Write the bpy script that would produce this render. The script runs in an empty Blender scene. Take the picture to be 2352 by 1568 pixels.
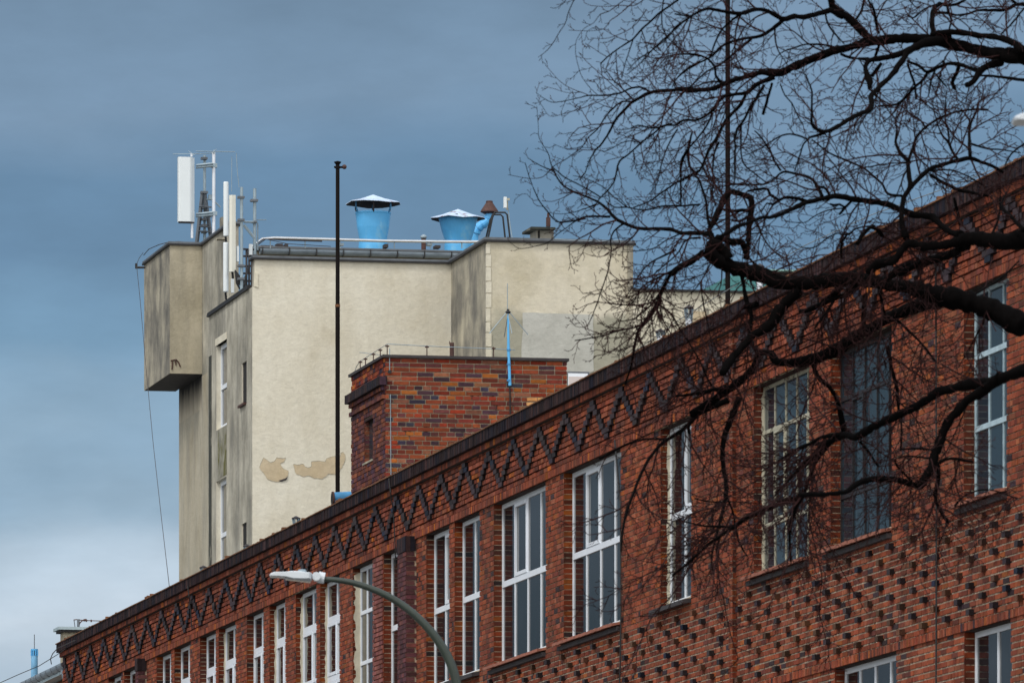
import bpy, math, random
import numpy as np
random.seed(7); np.random.seed(7)
R = random.random
def RU(a, b): return a + (b - a) * random.random()
# ---------------------------------------------------------------- frame of reference
# camera looks along +Y from (0,0,1.6); the factory facade runs away to the left of the view axis
F = 18000.0; X0 = 22.5; K = 3601 / F; N = math.sqrt(1 + K * K); PHI = math.atan(K); HZ = 2762.0; CZ = 1.6
def W(v, u, z): return (X0 + (v - K * u) / N, (K * v + u) / N, z)
def px(x, y, Y):
    X = (x - 1176) / F * Y
    return (((X - X0) + K * Y) / N, (-K * (X - X0) + Y) / N, (HZ - y) / F * Y + CZ)
def facY(x, v): return F * (X0 + v * N) / (x + 2425)
def UF(x, v=0.0): return px(x, 0, facY(x, v))[1]
def froY(x, U): return (U * N - K * X0) / (1 - K * (x - 1176) / F)
def VF(x, U): return px(x, 0, froY(x, U))[0]
def ZS(s, c=X0): return s * c + CZ
def zat(y, Y): return (HZ - y) / F * Y + CZ
COL = bpy.context.scene.collection
ORG = {}
def props(o, label=None, cat=None, group=None, kind=None):
    if label: o['label'] = label
    if cat: o['category'] = cat
    if group: o['group'] = group
    if kind: o['kind'] = kind
    return o
def thing(name, label, cat, org, group=None, rot=True):
    o = bpy.data.objects.new(name, None); COL.objects.link(o); o.empty_display_size = .2
    o.location = W(*org) if rot else org
    if rot: o.rotation_euler = (0, 0, PHI)
    ORG[o] = org
    return props(o, label, cat, group)
class MB:
    def __init__(s): s.v = []; s.f = []; s.c = []; s.m = []; s.cur = 0
    def add(s, vs, fs, col=None):
        n = len(s.v); s.v += vs; s.f += [tuple(i + n for i in f) for f in fs]
        s.c += [col or (1, 1, 1)] * len(fs); s.m += [s.cur] * len(fs)
    def box(s, a0, a1, b0, b1, c0, c1, col=None):
        vs = [(a0, b0, c0), (a1, b0, c0), (a1, b1, c0), (a0, b1, c0), (a0, b0, c1), (a1, b0, c1), (a1, b1, c1), (a0, b1, c1)]
        s.add(vs, [(0, 3, 2, 1), (4, 5, 6, 7), (0, 1, 5, 4), (1, 2, 6, 5), (2, 3, 7, 6), (3, 0, 4, 7)], col)
    def prism(s, poly, axis, a, b, col=None):
        # poly: 2D points; extruded along axis 0/1/2 from a to b
        def P(p, t):
            if axis == 0: return (t, p[0], p[1])
            if axis == 1: return (p[0], t, p[1])
            return (p[0], p[1], t)
        n = len(poly); vs = [P(p, a) for p in poly] + [P(p, b) for p in poly]
        s.add(vs, [tuple(range(n - 1, -1, -1)), tuple(range(n, 2 * n))] + [(i, (i + 1) % n, n + (i + 1) % n, n + i) for i in range(n)], col)
    def tube(s, pts, rad, sides=8, cap=True):
        pts = [np.array(p, float) for p in pts]; n = len(pts)
        if not hasattr(rad, '__len__'): rad = [rad] * n
        vs = []; fs = []
        for i, p in enumerate(pts):
            t = pts[min(i + 1, n - 1)] - pts[max(i - 1, 0)]
            t = t / (np.linalg.norm(t) + 1e-9)
            ref = np.array((0, 1.0, 0)) if abs(t[1]) < .9 else np.array((1.0, 0, 0))
            a = np.cross(t, ref); a /= np.linalg.norm(a) + 1e-9; b = np.cross(t, a)
            for k in range(sides):
                an = 2 * math.pi * k / sides
                vs.append(tuple(p + rad[i] * (math.cos(an) * a + math.sin(an) * b)))
        for i in range(n - 1):
            for k in range(sides):
                k2 = (k + 1) % sides
                fs.append((i * sides + k, i * sides + k2, (i + 1) * sides + k2, (i + 1) * sides + k))
        if cap: fs += [tuple(range(sides - 1, -1, -1)), tuple(range((n - 1) * sides, n * sides))]
        s.add(vs, fs)
    def lathe(s, cx, cy, prof, sides=20, cap=True):
        vs = []; fs = []
        for r, z in prof:
            for k in range(sides):
                an = 2 * math.pi * k / sides
                vs.append((cx + r * math.cos(an), cy + r * math.sin(an), z))
        n = len(prof)
        for i in range(n - 1):
            for k in range(sides):
                k2 = (k + 1) % sides
                fs.append((i * sides + k, i * sides + k2, (i + 1) * sides + k2, (i + 1) * sides + k))
        if cap: fs += [tuple(range(sides - 1, -1, -1)), tuple(range((n - 1) * sides, n * sides))]
        s.add(vs, fs)
    def build(s, name, mats, parent=None, org=None, smooth=False, rot=True, **kw):
        if not isinstance(mats, (list, tuple)): mats = [mats]
        root = parent
        while root is not None and root.parent is not None: root = root.parent
        og = ORG[root] if root is not None else (org or s.v[0])
        me = bpy.data.meshes.new(name)
        vv = np.array(s.v, float) - np.array(og, float)
        me.from_pydata([tuple(q) for q in vv], [], s.f)
        for m in mats: me.materials.append(m)
        me.polygons.foreach_set('material_index', s.m)
        if smooth: me.polygons.foreach_set('use_smooth', [True] * len(s.f))
        at = me.attributes.new('Col', 'FLOAT_COLOR', 'FACE')
        at.data.foreach_set('color', np.array([(c[0], c[1], c[2], 1) for c in s.c], dtype=np.float32).ravel())
        me.update()
        o = bpy.data.objects.new(name, me); COL.objects.link(o)
        if parent is not None: o.parent = parent
        else:
            o.location = W(*og) if rot else og
            if rot: o.rotation_euler = (0, 0, PHI)
            ORG[o] = og
        return props(o, **kw)
# ---------------------------------------------------------------- materials
def nmat(name):
    m = bpy.data.materials.new(name); m.use_nodes = True
    nt = m.node_tree; b = nt.nodes['Principled BSDF']
    return m, nt, b
def nd(nt, t, **kw):
    n = nt.nodes.new(t)
    for k, v in kw.items(): setattr(n, k, v)
    return n
def noise(nt, scale, detail=4, rough=.55, vec=None, sc=None):
    n = nd(nt, 'ShaderNodeTexNoise'); n.inputs['Scale'].default_value = scale; n.inputs['Detail'].default_value = detail
    n.inputs['Roughness'].default_value = rough
    if vec is not None:
        if sc:
            mp = nd(nt, 'ShaderNodeMapping'); mp.inputs['Scale'].default_value = sc
            nt.links.new(vec, mp.inputs['Vector']); vec = mp.outputs['Vector']
        nt.links.new(vec, n.inputs['Vector'])
    return n.outputs['Fac']
def ramp(nt, fac, stops):
    r = nd(nt, 'ShaderNodeValToRGB'); e = r.color_ramp.elements
    while len(e) < len(stops): e.new(.5)
    for i, (p, c) in enumerate(stops):
        e[i].position = p; e[i].color = (c if hasattr(c, '__len__') else (c, c, c)) + (1,) if hasattr(c, '__len__') else (c, c, c, 1)
    nt.links.new(fac, r.inputs['Fac']); return r.outputs['Color']
def mix(nt, fac, a, b, mode='MIX'):
    n = nd(nt, 'ShaderNodeMix', data_type='RGBA', blend_type=mode)
    for s, v in ((n.inputs[0], fac), (n.inputs[6], a), (n.inputs[7], b)):
        if hasattr(v, 'is_linked'): nt.links.new(v, s)
        elif hasattr(v, '__len__'): s.default_value = tuple(v)[:3] + (1,)
        else: s.default_value = v
    return n.outputs[2]
def bump(nt, b, h, strength=.3, dist=.02):
    n = nd(nt, 'ShaderNodeBump'); n.inputs['Strength'].default_value = strength; n.inputs['Distance'].default_value = dist
    nt.links.new(h, n.inputs['Height']); nt.links.new(n.outputs['Normal'], b.inputs['Normal'])
def pmat(name, col, rough=.6, metal=0, var=.25, scale=6, dirt=None, spec=.5):
    m, nt, b = nmat(name); tc = nd(nt, 'ShaderNodeTexCoord').outputs['Object']
    f = noise(nt, scale, 5, .6, tc)
    lo = tuple(c * (1 - var) for c in col); hi = tuple(min(1, c * (1 + var)) for c in col)
    c = ramp(nt, f, [(.3, lo), (.7, hi)])
    if dirt:
        g = ramp(nt, noise(nt, scale * .8, 6, .7, tc, (1, 1, .6)), [(dirt[1], 0.0), (min(1, dirt[1] + .1), 1.0)])
        c = mix(nt, g, c, dirt[0])
    nt.links.new(c, b.inputs['Base Color'])
    b.inputs['Roughness'].default_value = rough; b.inputs['Metallic'].default_value = metal
    b.inputs['Specular IOR Level'].default_value = spec
    return m
def brickmat(name, dirt=.35, rough=.85, spec=.2):
    m, nt, b = nmat(name); tc = nd(nt, 'ShaderNodeTexCoord').outputs['Object']
    a = nd(nt, 'ShaderNodeAttribute', attribute_name='Col').outputs['Color']
    f = ramp(nt, noise(nt, 14, 6, .7, tc), [(.3, .55), (.7, 1.2)])
    c = mix(nt, 1.0, a, f, 'MULTIPLY')
    g = ramp(nt, noise(nt, .9, 5, .65, tc, (1, 1, .5)), [(.45, 0.0), (.75, 1.0)])
    gm = nd(nt, 'ShaderNodeMath', operation='MULTIPLY'); nt.links.new(g, gm.inputs[0]); gm.inputs[1].default_value = dirt
    c = mix(nt, gm.outputs[0], c, (.05, .035, .032))
    nt.links.new(c, b.inputs['Base Color']); b.inputs['Roughness'].default_value = rough
    b.inputs['Specular IOR Level'].default_value = spec
    bump(nt, b, noise(nt, 60, 4, .6, tc), .5, .006)
    return m
M_BRICK = brickmat('weathered_brick', .5); M_CLINK = brickmat('clinker_brick', .15, .55, .10); M_SOLD = brickmat('soldier_clinker', .2, .7, .08); M_BOXB = brickmat('mixed_brick', .12)
M_MORT = pmat('pale_mortar', (.50, .42, .31), .95, var=.35, scale=5, dirt=((.07, .05, .04), .52))
M_MORTP = pmat('light_mortar', (.55, .47, .36), .95, var=.35, scale=3, dirt=((.10, .075, .06), .54))
M_MORTD = pmat('sooty_mortar', (.05, .04, .035), .95, var=.4, scale=5, dirt=((.28, .24, .18), .62))
M_MORTB = pmat('cream_mortar', (.50, .45, .33), .95, var=.25, scale=4, dirt=((.05, .04, .03), .56))
M_WHITE = pmat('white_window_paint', (.80, .85, .92), .35, var=.04, scale=3)
M_CREAMF = pmat('old_cream_paint', (.42, .40, .31), .5, var=.15, scale=4, dirt=((.22, .10, .04), .6))
M_DARKF = pmat('dark_steel_frame', (.010, .009, .012), .5, var=.2)
M_BLUEF = pmat('pale_blue_frame', (.42, .55, .62), .4, var=.2, scale=8, dirt=((.2, .2, .2), .6))
M_RUST = pmat('rusty_flashing', (.15, .06, .022), .8, var=.5, scale=4, dirt=((.30, .20, .05), .66))
M_SLATE = pmat('dark_sill', (.035, .03, .033), .7, var=.4)
M_CLAY = pmat('clay_sill_tile', (.30, .11, .07), .7, var=.3, scale=10)
M_ROOF = pmat('roofing_felt', (.06, .065, .07), .9, var=.3, scale=2)
M_FLASH = pmat('grey_flashing', (.11, .125, .145), .5, .0, var=.3, scale=4)
M_FLASHD = pmat('black_flashing', (.012, .012, .014), .6, var=.3)
M_ZINC = pmat('zinc_gutter', (.26, .32, .38), .5, .25, var=.2, scale=4)
M_GALV = pmat('galvanised_steel', (.30, .38, .43), .42, .4, var=.15, scale=8)
M_SILV = pmat('bright_steel', (.70, .74, .80), .35, .4, var=.1)
M_ANTW = pmat('antenna_shell_white', (.74, .80, .83), .4, var=.03, scale=2)
M_ANTC = pmat('antenna_shell_cream', (.76, .76, .68), .4, var=.03, scale=2)
M_BLACK = pmat('black_rubber', (.012, .013, .015), .6, var=.2)
M_POLE = pmat('brown_pole_paint', (.006, .004, .004), .8, spec=.15, var=.3, dirt=((.10, .03, .012), .68))
M_BLUE = pmat('blue_vent_paint', (.10, .44, .82), .45, var=.1, scale=2.2, dirt=((.20, .52, .80), .55))
M_BLUEW = pmat('weathered_blue_cowl', (.50, .63, .82), .45, var=.14, scale=5, dirt=((.20, .11, .09), .55))
M_BLUED = pmat('rusting_blue_paint', (.05, .25, .50), .5, var=.3, scale=5, dirt=((.30, .12, .06), .6))
M_RUSTC = pmat('rusty_cowl', (.07, .03, .024), .75, var=.35, scale=8)
M_LAMP = pmat('lamp_grey_paint', (.60, .65, .70), .35, var=.05)
M_ARM = pmat('green_grey_pole', (.030, .042, .034), .4, var=.2)
M_TEAL = pmat('teal_cladding', (.07, .24, .25), .6, var=.15)
M_PALEM = pmat('pale_metal_edge', (.36, .45, .49), .5, var=.15)
M_TEALL = pmat('pale_teal_edge', (.30, .52, .50), .6, var=.15)
def glassmat(name, base=(.02, .025, .03), tint=(1, 1, 1), r=.03):
    m, nt, b = nmat(name); b.inputs['Base Color'].default_value = base + (1,); b.inputs['Roughness'].default_value = r
    b.inputs['IOR'].default_value = 1.52; b.inputs['Specular IOR Level'].default_value = .5
    tc = nd(nt, 'ShaderNodeTexCoord').outputs['Object']
    bump(nt, b, noise(nt, .9, 2, .5, tc), .16, .012)
    return m
M_GLASS = glassmat('window_glass', (.012, .016, .02)); M_GLASSO = glassmat('old_window_glass', (.012, .03, .045), r=.06)
M_LENS = glassmat('lamp_lens', (.2, .22, .25), r=.2)
def stucco(name, cols, streak, scale=1.0, low=None, edge=None):
    m, nt, b = nmat(name); tc = nd(nt, 'ShaderNodeTexCoord').outputs['Object']
    f = noise(nt, .55 * scale, 8, .62, tc); c = ramp(nt, f, [(.24, cols[0]), (.44, cols[1]), (.66, cols[2])])
    st = ramp(nt, noise(nt, 2.2, 6, .65, tc, (.8, .8, .16)), [(.42, 0.0), (.70, 1.0)])
    mm = nd(nt, 'ShaderNodeMath', operation='MULTIPLY'); nt.links.new(st, mm.inputs[0]); mm.inputs[1].default_value = streak[1]
    c = mix(nt, mm.outputs[0], c, streak[0])
    if low:   # stained zone below a level, wavy border
        sp = nd(nt, 'ShaderNodeSeparateXYZ'); nt.links.new(tc, sp.inputs[0])
        w = nd(nt, 'ShaderNodeMath', operation='MULTIPLY_ADD'); nt.links.new(noise(nt, .9, 4, .6, tc), w.inputs[0]); w.inputs[1].default_value = 1.3
        nt.links.new(sp.outputs['Z'], w.inputs[2])
        mr = nd(nt, 'ShaderNodeMapRange'); nt.links.new(w.outputs[0], mr.inputs['Value'])
        mr.inputs['From Min'].default_value = low[0] + .65 + low[2]; mr.inputs['From Max'].default_value = low[0] + .65 - low[2]
        q = nd(nt, 'ShaderNodeMath', operation='MULTIPLY'); nt.links.new(mr.outputs[0], q.inputs[0]); q.inputs[1].default_value = low[3]
        c = mix(nt, q.outputs[0], c, low[1])
    sc = ramp(nt, noise(nt, 7, 6, .7, tc), [(.35, .93), (.65, 1.05)])
    c = mix(nt, 1.0, c, sc, 'MULTIPLY')
    nt.links.new(c, b.inputs['Base Color']); b.inputs['Roughness'].default_value = .93; b.inputs['Specular IOR Level'].default_value = .2
    bump(nt, b, noise(nt, 9, 8, .7, tc), .55, .03)
    return m
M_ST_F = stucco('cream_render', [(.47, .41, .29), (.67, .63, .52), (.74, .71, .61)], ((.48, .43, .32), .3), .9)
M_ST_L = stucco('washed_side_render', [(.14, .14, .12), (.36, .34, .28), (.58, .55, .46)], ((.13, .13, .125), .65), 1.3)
M_ST_E = stucco('cream_render_stained', [(.42, .37, .26), (.57, .52, .41), (.64, .59, .48)], ((.34, .33, .27), .3), 1.2)
M_ST_G = stucco('dark_shade_render', [(.075, .076, .068), (.24, .225, .19), (.48, .44, .34)], ((.10, .10, .095), .6), 1.9)
M_ST_B = stucco('buff_render', [(.30, .265, .19), (.43, .385, .285), (.52, .47, .36)], ((.22, .21, .175), .5), 1.3)
M_ST_W = stucco('pale_cream_render', [(.52, .48, .37), (.66, .62, .50), (.72, .68, .57)], ((.45, .42, .34), .25))
M_ST_R = stucco('repair_render', [(.40, .40, .36), (.47, .47, .43), (.52, .52, .48)], ((.38, .38, .34), .3), 2)
M_OCHRE = stucco('bare_undercoat', [(.47, .38, .25), (.55, .455, .31), (.59, .50, .36)], ((.38, .28, .17), .3), 2)
M_MOSS = pmat('moss_stained_render', (.25, .24, .19), .95, var=.5, scale=2.2, dirt=((.10, .095, .012), .50))
M_SOOT = pmat('soot_stained_corner', (.035, .038, .03), .95, var=.6, scale=3, dirt=((.24, .23, .18), .56))
M_BARK = pmat('dark_bark', (.0028, .0023, .0024), .95, var=.4, scale=20, spec=.04)
M_TWIG = pmat('red_brown_twigs', (.026, .0105, .0105), .9, var=.4, scale=8, spec=.1)
M_GRND = pmat('ground_earth', (.10, .10, .08), .95, var=.3, scale=.3)
M_ASPH = pmat('street_asphalt', (.05, .05, .052), .9, var=.2, scale=1)
M_PAVE = pmat('pavement_slabs', (.22, .21, .20), .9, var=.2, scale=1)
M_PINK = pmat('pale_blind', (.62, .55, .53), .8, var=.05)
M_DARKIN = pmat('dark_opening', (.010, .009, .009), .9, var=.2)
# ---------------------------------------------------------------- brickwork
PAL_F = [((0.2681, 0.0634, 0.0277), 44), ((0.2162, 0.0493, 0.0248), 26), ((0.2854, 0.0862, 0.0447), 18), ((0.1297, 0.037, 0.0248), 9), ((0.3114, 0.0836, 0.0228), 3), ((0.0432, 0.0246, 0.0305), 4)]
PAL_Z = [((0.2335, 0.0563, 0.0267), 46), ((0.1773, 0.044, 0.0239), 28), ((0.2681, 0.0792, 0.0428), 14), ((0.1038, 0.0308, 0.0209), 10), ((0.3633, 0.0968, 0.0171), 5)]
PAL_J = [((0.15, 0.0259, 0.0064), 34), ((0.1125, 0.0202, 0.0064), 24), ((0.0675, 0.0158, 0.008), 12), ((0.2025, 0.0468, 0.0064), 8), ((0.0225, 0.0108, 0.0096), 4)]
PAL_B = [((0.2542, 0.0555, 0.0222), 32), ((0.164, 0.0296, 0.0178), 28), ((0.3608, 0.1036, 0.0207), 9), ((0.123, 0.037, 0.034), 16), ((0.0574, 0.0266, 0.037), 10), ((0.041, 0.034, 0.0555), 7), ((0.246, 0.0925, 0.0518), 8), ((0.246, 0.0333, 0.0133), 9)]
PAL_BL = [((0.136, 0.0488, 0.04), 26), ((0.096, 0.0338, 0.04), 20), ((0.176, 0.0525, 0.028), 16), ((0.072, 0.0375, 0.056), 14), ((0.224, 0.075, 0.04), 8)]
PAL_D = [((.038, .028, .032), 40), ((.050, .036, .040), 30), ((.018, .022, .040), 8)]
PAL_S = [((.030, .018, .019), 30), ((.021, .014, .017), 30), ((.013, .012, .020), 14), ((.055, .03, .03), 14)]
PAL_P = [((.11, .042, .045), 30), ((.085, .035, .04), 25), ((.15, .05, .045), 14)]
PAL_PK = [((.26, .095, .08), 30), ((.22, .075, .06), 20), ((.17, .06, .055), 12)]
def pick(p):
    t = RU(0, sum(w for _, w in p))
    for c, w in p:
        t -= w
        if t <= 0: break
    k = RU(.68, 1.38); return (c[0] * k, c[1] * k * RU(.93, 1.07), c[2] * k * RU(.9, 1.1))
def brick(mb, plane, p0, a0, a1, b0, b1, out, back, col, flank=None):
    """one brick: plane 'F' faces -V at V=p0, plane 'N' faces -U at U=p0"""
    g = .0035
    if plane == 'F': V = [(p0 - out, a0, b0), (p0 - out, a1, b0), (p0 - out, a1, b1), (p0 - out, a0, b1), (p0 + back, a0 - g * 0, b0), (p0 + back, a1, b0), (p0 + back, a1, b1), (p0 + back, a0, b1)]
    else: V = [(a0, p0 - out, b0), (a1, p0 - out, b0), (a1, p0 - out, b1), (a0, p0 - out, b1), (a0, p0 + back, b0), (a1, p0 + back, b0), (a1, p0 + back, b1), (a0, p0 + back, b1)]
    mb.add(V, [(0, 1, 2, 3), (0, 4, 5, 1), (1, 5, 6, 2), (2, 6, 7, 3), (3, 7, 4, 0)], col)
    if flank: mb.c[-1] = tuple(q * flank for q in col)   # near flank of a projecting brick, its shade painted into the colour
def course(mb, plane, p0, a0, a1, b0, b1, style, pal, holes=(), out=.012, back=.014, joint=.011, jit=.003, bl=.25, hd=.12, special=None, off=0.0):
    """fill one course from a0 to a1 between heights b0..b1, leaving holes [(a0,a1,b0,b1)]"""
    hs = [(h[0], h[1]) for h in holes if b1 > h[2] + .012 and b0 < h[3] - .012]
    a = a0 + off; k = 0
    bb0 = b0 + joint * .5; bb1 = b1 - joint * .5
    while a < a1:
        if style == 'S': L = bl
        elif style == 'H': L = hd
        elif style == 'T': L = .068
        else:
            L = bl if R() < (.55 if style == 'M' else .3) else hd
        e = min(a + L, a1 - .001); s = max(a, a0)
        segs = [(s, e)]
        for h in hs:
            ns = []
            for x, y in segs:
                if y <= h[0] or x >= h[1]: ns.append((x, y))
                else:
                    if x < h[0]: ns.append((x, h[0]))
                    if y > h[1]: ns.append((h[1], y))
            segs = ns
        for x, y in segs:
            if y - x > .035:
                c = pick(pal)
                d = RU(-jit, jit)
                brick(mb, plane, p0, x, y, bb0 + RU(-.001, .001), bb1 + RU(-.001, .001), out + d, back, c)
        a += L + joint; k += 1
# ---------------------------------------------------------------- factory
WIN = []   # (x_left, x_right, s_top, s_bottom, columns, transoms, frame material, kind)
def win(xl, xr, st, sb, cols, tr, fm, kind, hidden=0): WIN.append((xl, xr, st, sb, cols, tr, fm, kind))
ST, SB = .4505, .3475
T1 = [(.3965, .085)]; T2 = [(.4205, .10), (.378, .085)]; T3 = [(.4160, .06), (.3805, .06)]; TS = [(.4229, .045), (.3716, .045)]
win(1296, 1426, ST, SB, 4, T1, M_WHITE, 'A'); win(1135, 1254, ST, SB, 4, T1, M_WHITE, 'A')
win(1045, 1102, ST, SB, 2, T1, M_WHITE, 'C'); win(980, 1032, ST, SB, 2, T1, M_WHITE, 'D')
win(882, 917, ST, SB, 2, T1, M_WHITE, 'C'); win(811, 857, ST, SB, 3, T3, M_WHITE, 'P')
win(736, 780.5, ST, SB, 2, T2, M_WHITE, 'S'); win(680, 727, ST, SB, 2, T2, M_WHITE, 'S')
win(619.8, 656, ST, SB, 2, T2, M_WHITE, 'S'); win(567.7, 606, ST, SB, 2, T2, M_WHITE, 'S')
win(503, 541.5, ST, SB, 2, T2, M_WHITE, 'S'); win(460, 496, ST, SB, 2, T2, M_WHITE, 'S')
win(401.4, 436.7, ST, SB, 2, T2, M_WHITE, 'S'); win(360.4, 393.3, ST, SB, 2, T2, M_WHITE, 'S')
win(285.7, 313, ST, SB, 2, T2, M_WHITE, 'S'); win(250, 278.5, ST, SB, 2, T2, M_WHITE, 'S')
win(1518.7, 1588, ST, SB, 2, T1, M_WHITE, 'D'); win(1732.6, 1859, ST, SB, 5, TS, M_CREAMF, 'R')
win(1908.8, 2048.5, ST, SB, 5, TS, M_DARKF, 'R'); win(2215, 2313, ST, SB, 3, T3, M_BLUEF, 'B')
LT, LB = .2826, .185
win(1918.5, 2059, LT, LB, 4, [(.235, .08)], M_WHITE, 'L'); win(2216, 2322, LT, LB, 2, [(.235, .08)], M_WHITE, 'L')
UEND = UF(146); UNEAR = UF(2560)
REV = .115
fac = thing('brick_factory', 'long red brick factory with dark zigzag frieze and tall white framed windows', 'building', (0, UF(1176), 0))
holes = [(UF(w[1]), UF(w[0]), ZS(w[3]), ZS(w[2])) for w in WIN]
def sbot(u):   # s value of the picture's lower edge at u, with a margin below
    x = F * X0 / (u / N) - 2425
    return 1194 / (x + 2425)
zm = ZS(.4857)
CS = .003267 * X0; CF = .00336 * X0
# wall body behind the bricks: piers and spandrels around the openings
def wallbody(mb, u0, u1, z0, z1, hl, v0=.012, v1=.36):
    us = sorted({u0, u1} | {h[0] for h in hl} | {h[1] for h in hl}); us = [u for u in us if u0 <= u <= u1]
    for a, b in zip(us[:-1], us[1:]):
        blk = sorted([(h[2], h[3]) for h in hl if h[0] < (a + b) / 2 < h[1]])
        z = z0
        for p, q in blk:
            if p > z: mb.box(v0, v1, a, b, z, p)
            z = q
        if z < z1: mb.box(v0, v1, a, b, z, z1)
ZSP = ZS(.3415)
mb = MB(); wallbody(mb, UNEAR, UEND, ZSP, ZS(.4515), [(h[0], h[1], max(h[2], ZSP), h[3]) for h in holes if h[3] > ZSP]); mb.cur = 1; wallbody(mb, UNEAR, UEND, 0.0, ZSP, [h for h in holes if h[3] < ZSP]); mb.build('mortar_bed', [M_MORT, M_MORTP], fac)
mb = MB(); mb.box(.045, .36, UNEAR, UEND, ZS(.4515), ZS(.492)); mb.build('frieze_bed', M_MORTD, fac)
# brick skin, frieze band
mb = MB()
zt = ZS(.4857)
peaks = [UF(73 + 0)]; 
PER = 4.444e-6 * F * X0 * N * 1.0
U_PK = UF(1073.2); STEP = PER / 14
fr_rows = [(zt - CF * r, zt - CF * (r + 1)) for r in range(9)]
zb9 = fr_rows[-1][1]
for r, (hi, lo) in enumerate(fr_rows):
    course(mb, 'F', 0, UNEAR, UEND, lo, hi, random.choice('SSMh'), PAL_Z, out=.018 + .010 * (r % 2), jit=.007, joint=.019, back=.05, off=-RU(0, .2))
course(mb, 'F', 0, UNEAR, UEND, ZS(.4505), zb9, 'T', PAL_Z, out=.035, back=.03)
zc0, zc1 = ZS(.4868), ZS(.4913)
course(mb, 'F', 0, UNEAR, UEND, ZS(.4857), ZS(.4868), 'H', PAL_Z, out=.02, joint=.004)
course(mb, 'F', 0, UNEAR, UEND, zc0 + .004, zc1, 'h', PAL_Z, out=.085, back=.06)
# skin, piers and spandrels
z = ZS(ST)
row = 0
while z > 5.2:
    lo = z - CS
    far = UEND
    # leave out what lies well below the picture
    s_now = (lo - CZ) / X0
    ulim = UEND if s_now > .44 else min(UEND, UF(max(60, 1194 / max(s_now + .012, .2) - 2425)))
    lowz = z < ZS(.3415)
    st = random.choice('MhSMh') if not lowz else random.choice('SMMS')
    if ulim > UNEAR: course(mb, 'F', 0, UNEAR, ulim, lo, z, st, PAL_F, holes, joint=.014 if not lowz else .021, out=.0045 if not lowz else .003, off=-RU(0, .2))
    z = lo; row += 1
ZSK = z
facing = mb
# jamb bricks (far jamb of every opening faces the camera)
JAMB = []
for h in holes:
    mb = MB()
    zz = h[3]
    while zz > h[2]:
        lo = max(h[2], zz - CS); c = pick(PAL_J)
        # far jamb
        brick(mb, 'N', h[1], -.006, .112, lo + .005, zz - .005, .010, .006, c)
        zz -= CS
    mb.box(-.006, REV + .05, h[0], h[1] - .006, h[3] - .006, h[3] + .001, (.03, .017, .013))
    mb.cur = 1; mb.box(.02, REV + .05, h[1] - .004, h[1] + .0015, h[2], h[3]); JAMB.append(mb)

# cornice
mb = MB()
course(mb, 'F', 0, UNEAR, UEND + .02, ZS(.4913), ZS(.4989), 'T', PAL_S, out=.145, back=.12, joint=.006, jit=.005)
mb.build('soldier_course', M_SOLD, fac)
mb = MB(); mb.box(-.125, .36, UNEAR, UEND, ZS(.4915), ZS(.4985)); mb.box(-.065, .3, UNEAR, UEND, zc0 + .008, zc1 - .006); mb.build('cornice_core', M_MORTD, fac)
mb = MB()
u = UNEAR
while u < UEND + .05:
    e = min(u + RU(.35, 1.2), UEND + .06); d = RU(-.006, .008)
    mb.prism([(-.165 + d, ZS(.4989)), (.40, ZS(.4992)), (.40, ZS(.5012)), (.1, ZS(.5012) + d), (-.165 + d, ZS(.4989) + .016)], 1, u, e - .004)
    u = e
# loose slivers on the lip
for i in range(220):
    u = RU(UNEAR, UEND); mb.box(RU(-.16, .1), RU(.12, .2), u, u + RU(.03, .14), ZS(.4995), ZS(.5012) + RU(.001, .010))
mb.build('coping', M_RUST, fac)
# zigzag of dark projecting stretchers
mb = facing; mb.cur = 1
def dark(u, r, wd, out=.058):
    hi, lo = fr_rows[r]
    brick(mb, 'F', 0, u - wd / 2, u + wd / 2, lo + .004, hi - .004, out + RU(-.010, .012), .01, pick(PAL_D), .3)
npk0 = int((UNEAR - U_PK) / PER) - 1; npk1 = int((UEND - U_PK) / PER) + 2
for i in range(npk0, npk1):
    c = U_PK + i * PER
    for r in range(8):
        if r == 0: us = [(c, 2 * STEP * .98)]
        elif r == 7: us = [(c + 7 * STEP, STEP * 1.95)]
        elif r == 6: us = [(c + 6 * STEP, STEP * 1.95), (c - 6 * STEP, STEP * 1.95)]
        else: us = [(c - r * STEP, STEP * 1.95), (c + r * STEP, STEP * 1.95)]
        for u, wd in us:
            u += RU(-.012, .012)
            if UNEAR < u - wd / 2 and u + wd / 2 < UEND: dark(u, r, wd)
# studs in the spandrel below the windows
zz0 = ZS(.3385); G = 1.04
PAL_ST = PAL_D + [((.10, .05, .03), 50), ((.17, .07, .04), 30)]
for j in range(13):
    zc = zz0 - j * 2 * CS
    if zc < ZS(.2885): continue
    i = 0
    u = UNEAR + (.5 * G if j % 2 else 0)
    while u < UF(1000):
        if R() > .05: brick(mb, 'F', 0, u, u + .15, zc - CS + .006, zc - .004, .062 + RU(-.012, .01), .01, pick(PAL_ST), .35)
        u += G
facing.build('brick_facing', [M_BRICK, M_CLINK], fac)
# soldier lintel over the lower windows
mb = MB(); course(mb, 'F', 0, UNEAR, UF(1500), ZS(.2826), ZS(.2826) + .10, 'T', PAL_F, out=.026, back=.02); mb.build('lower_lintel', M_BRICK, fac)
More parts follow.
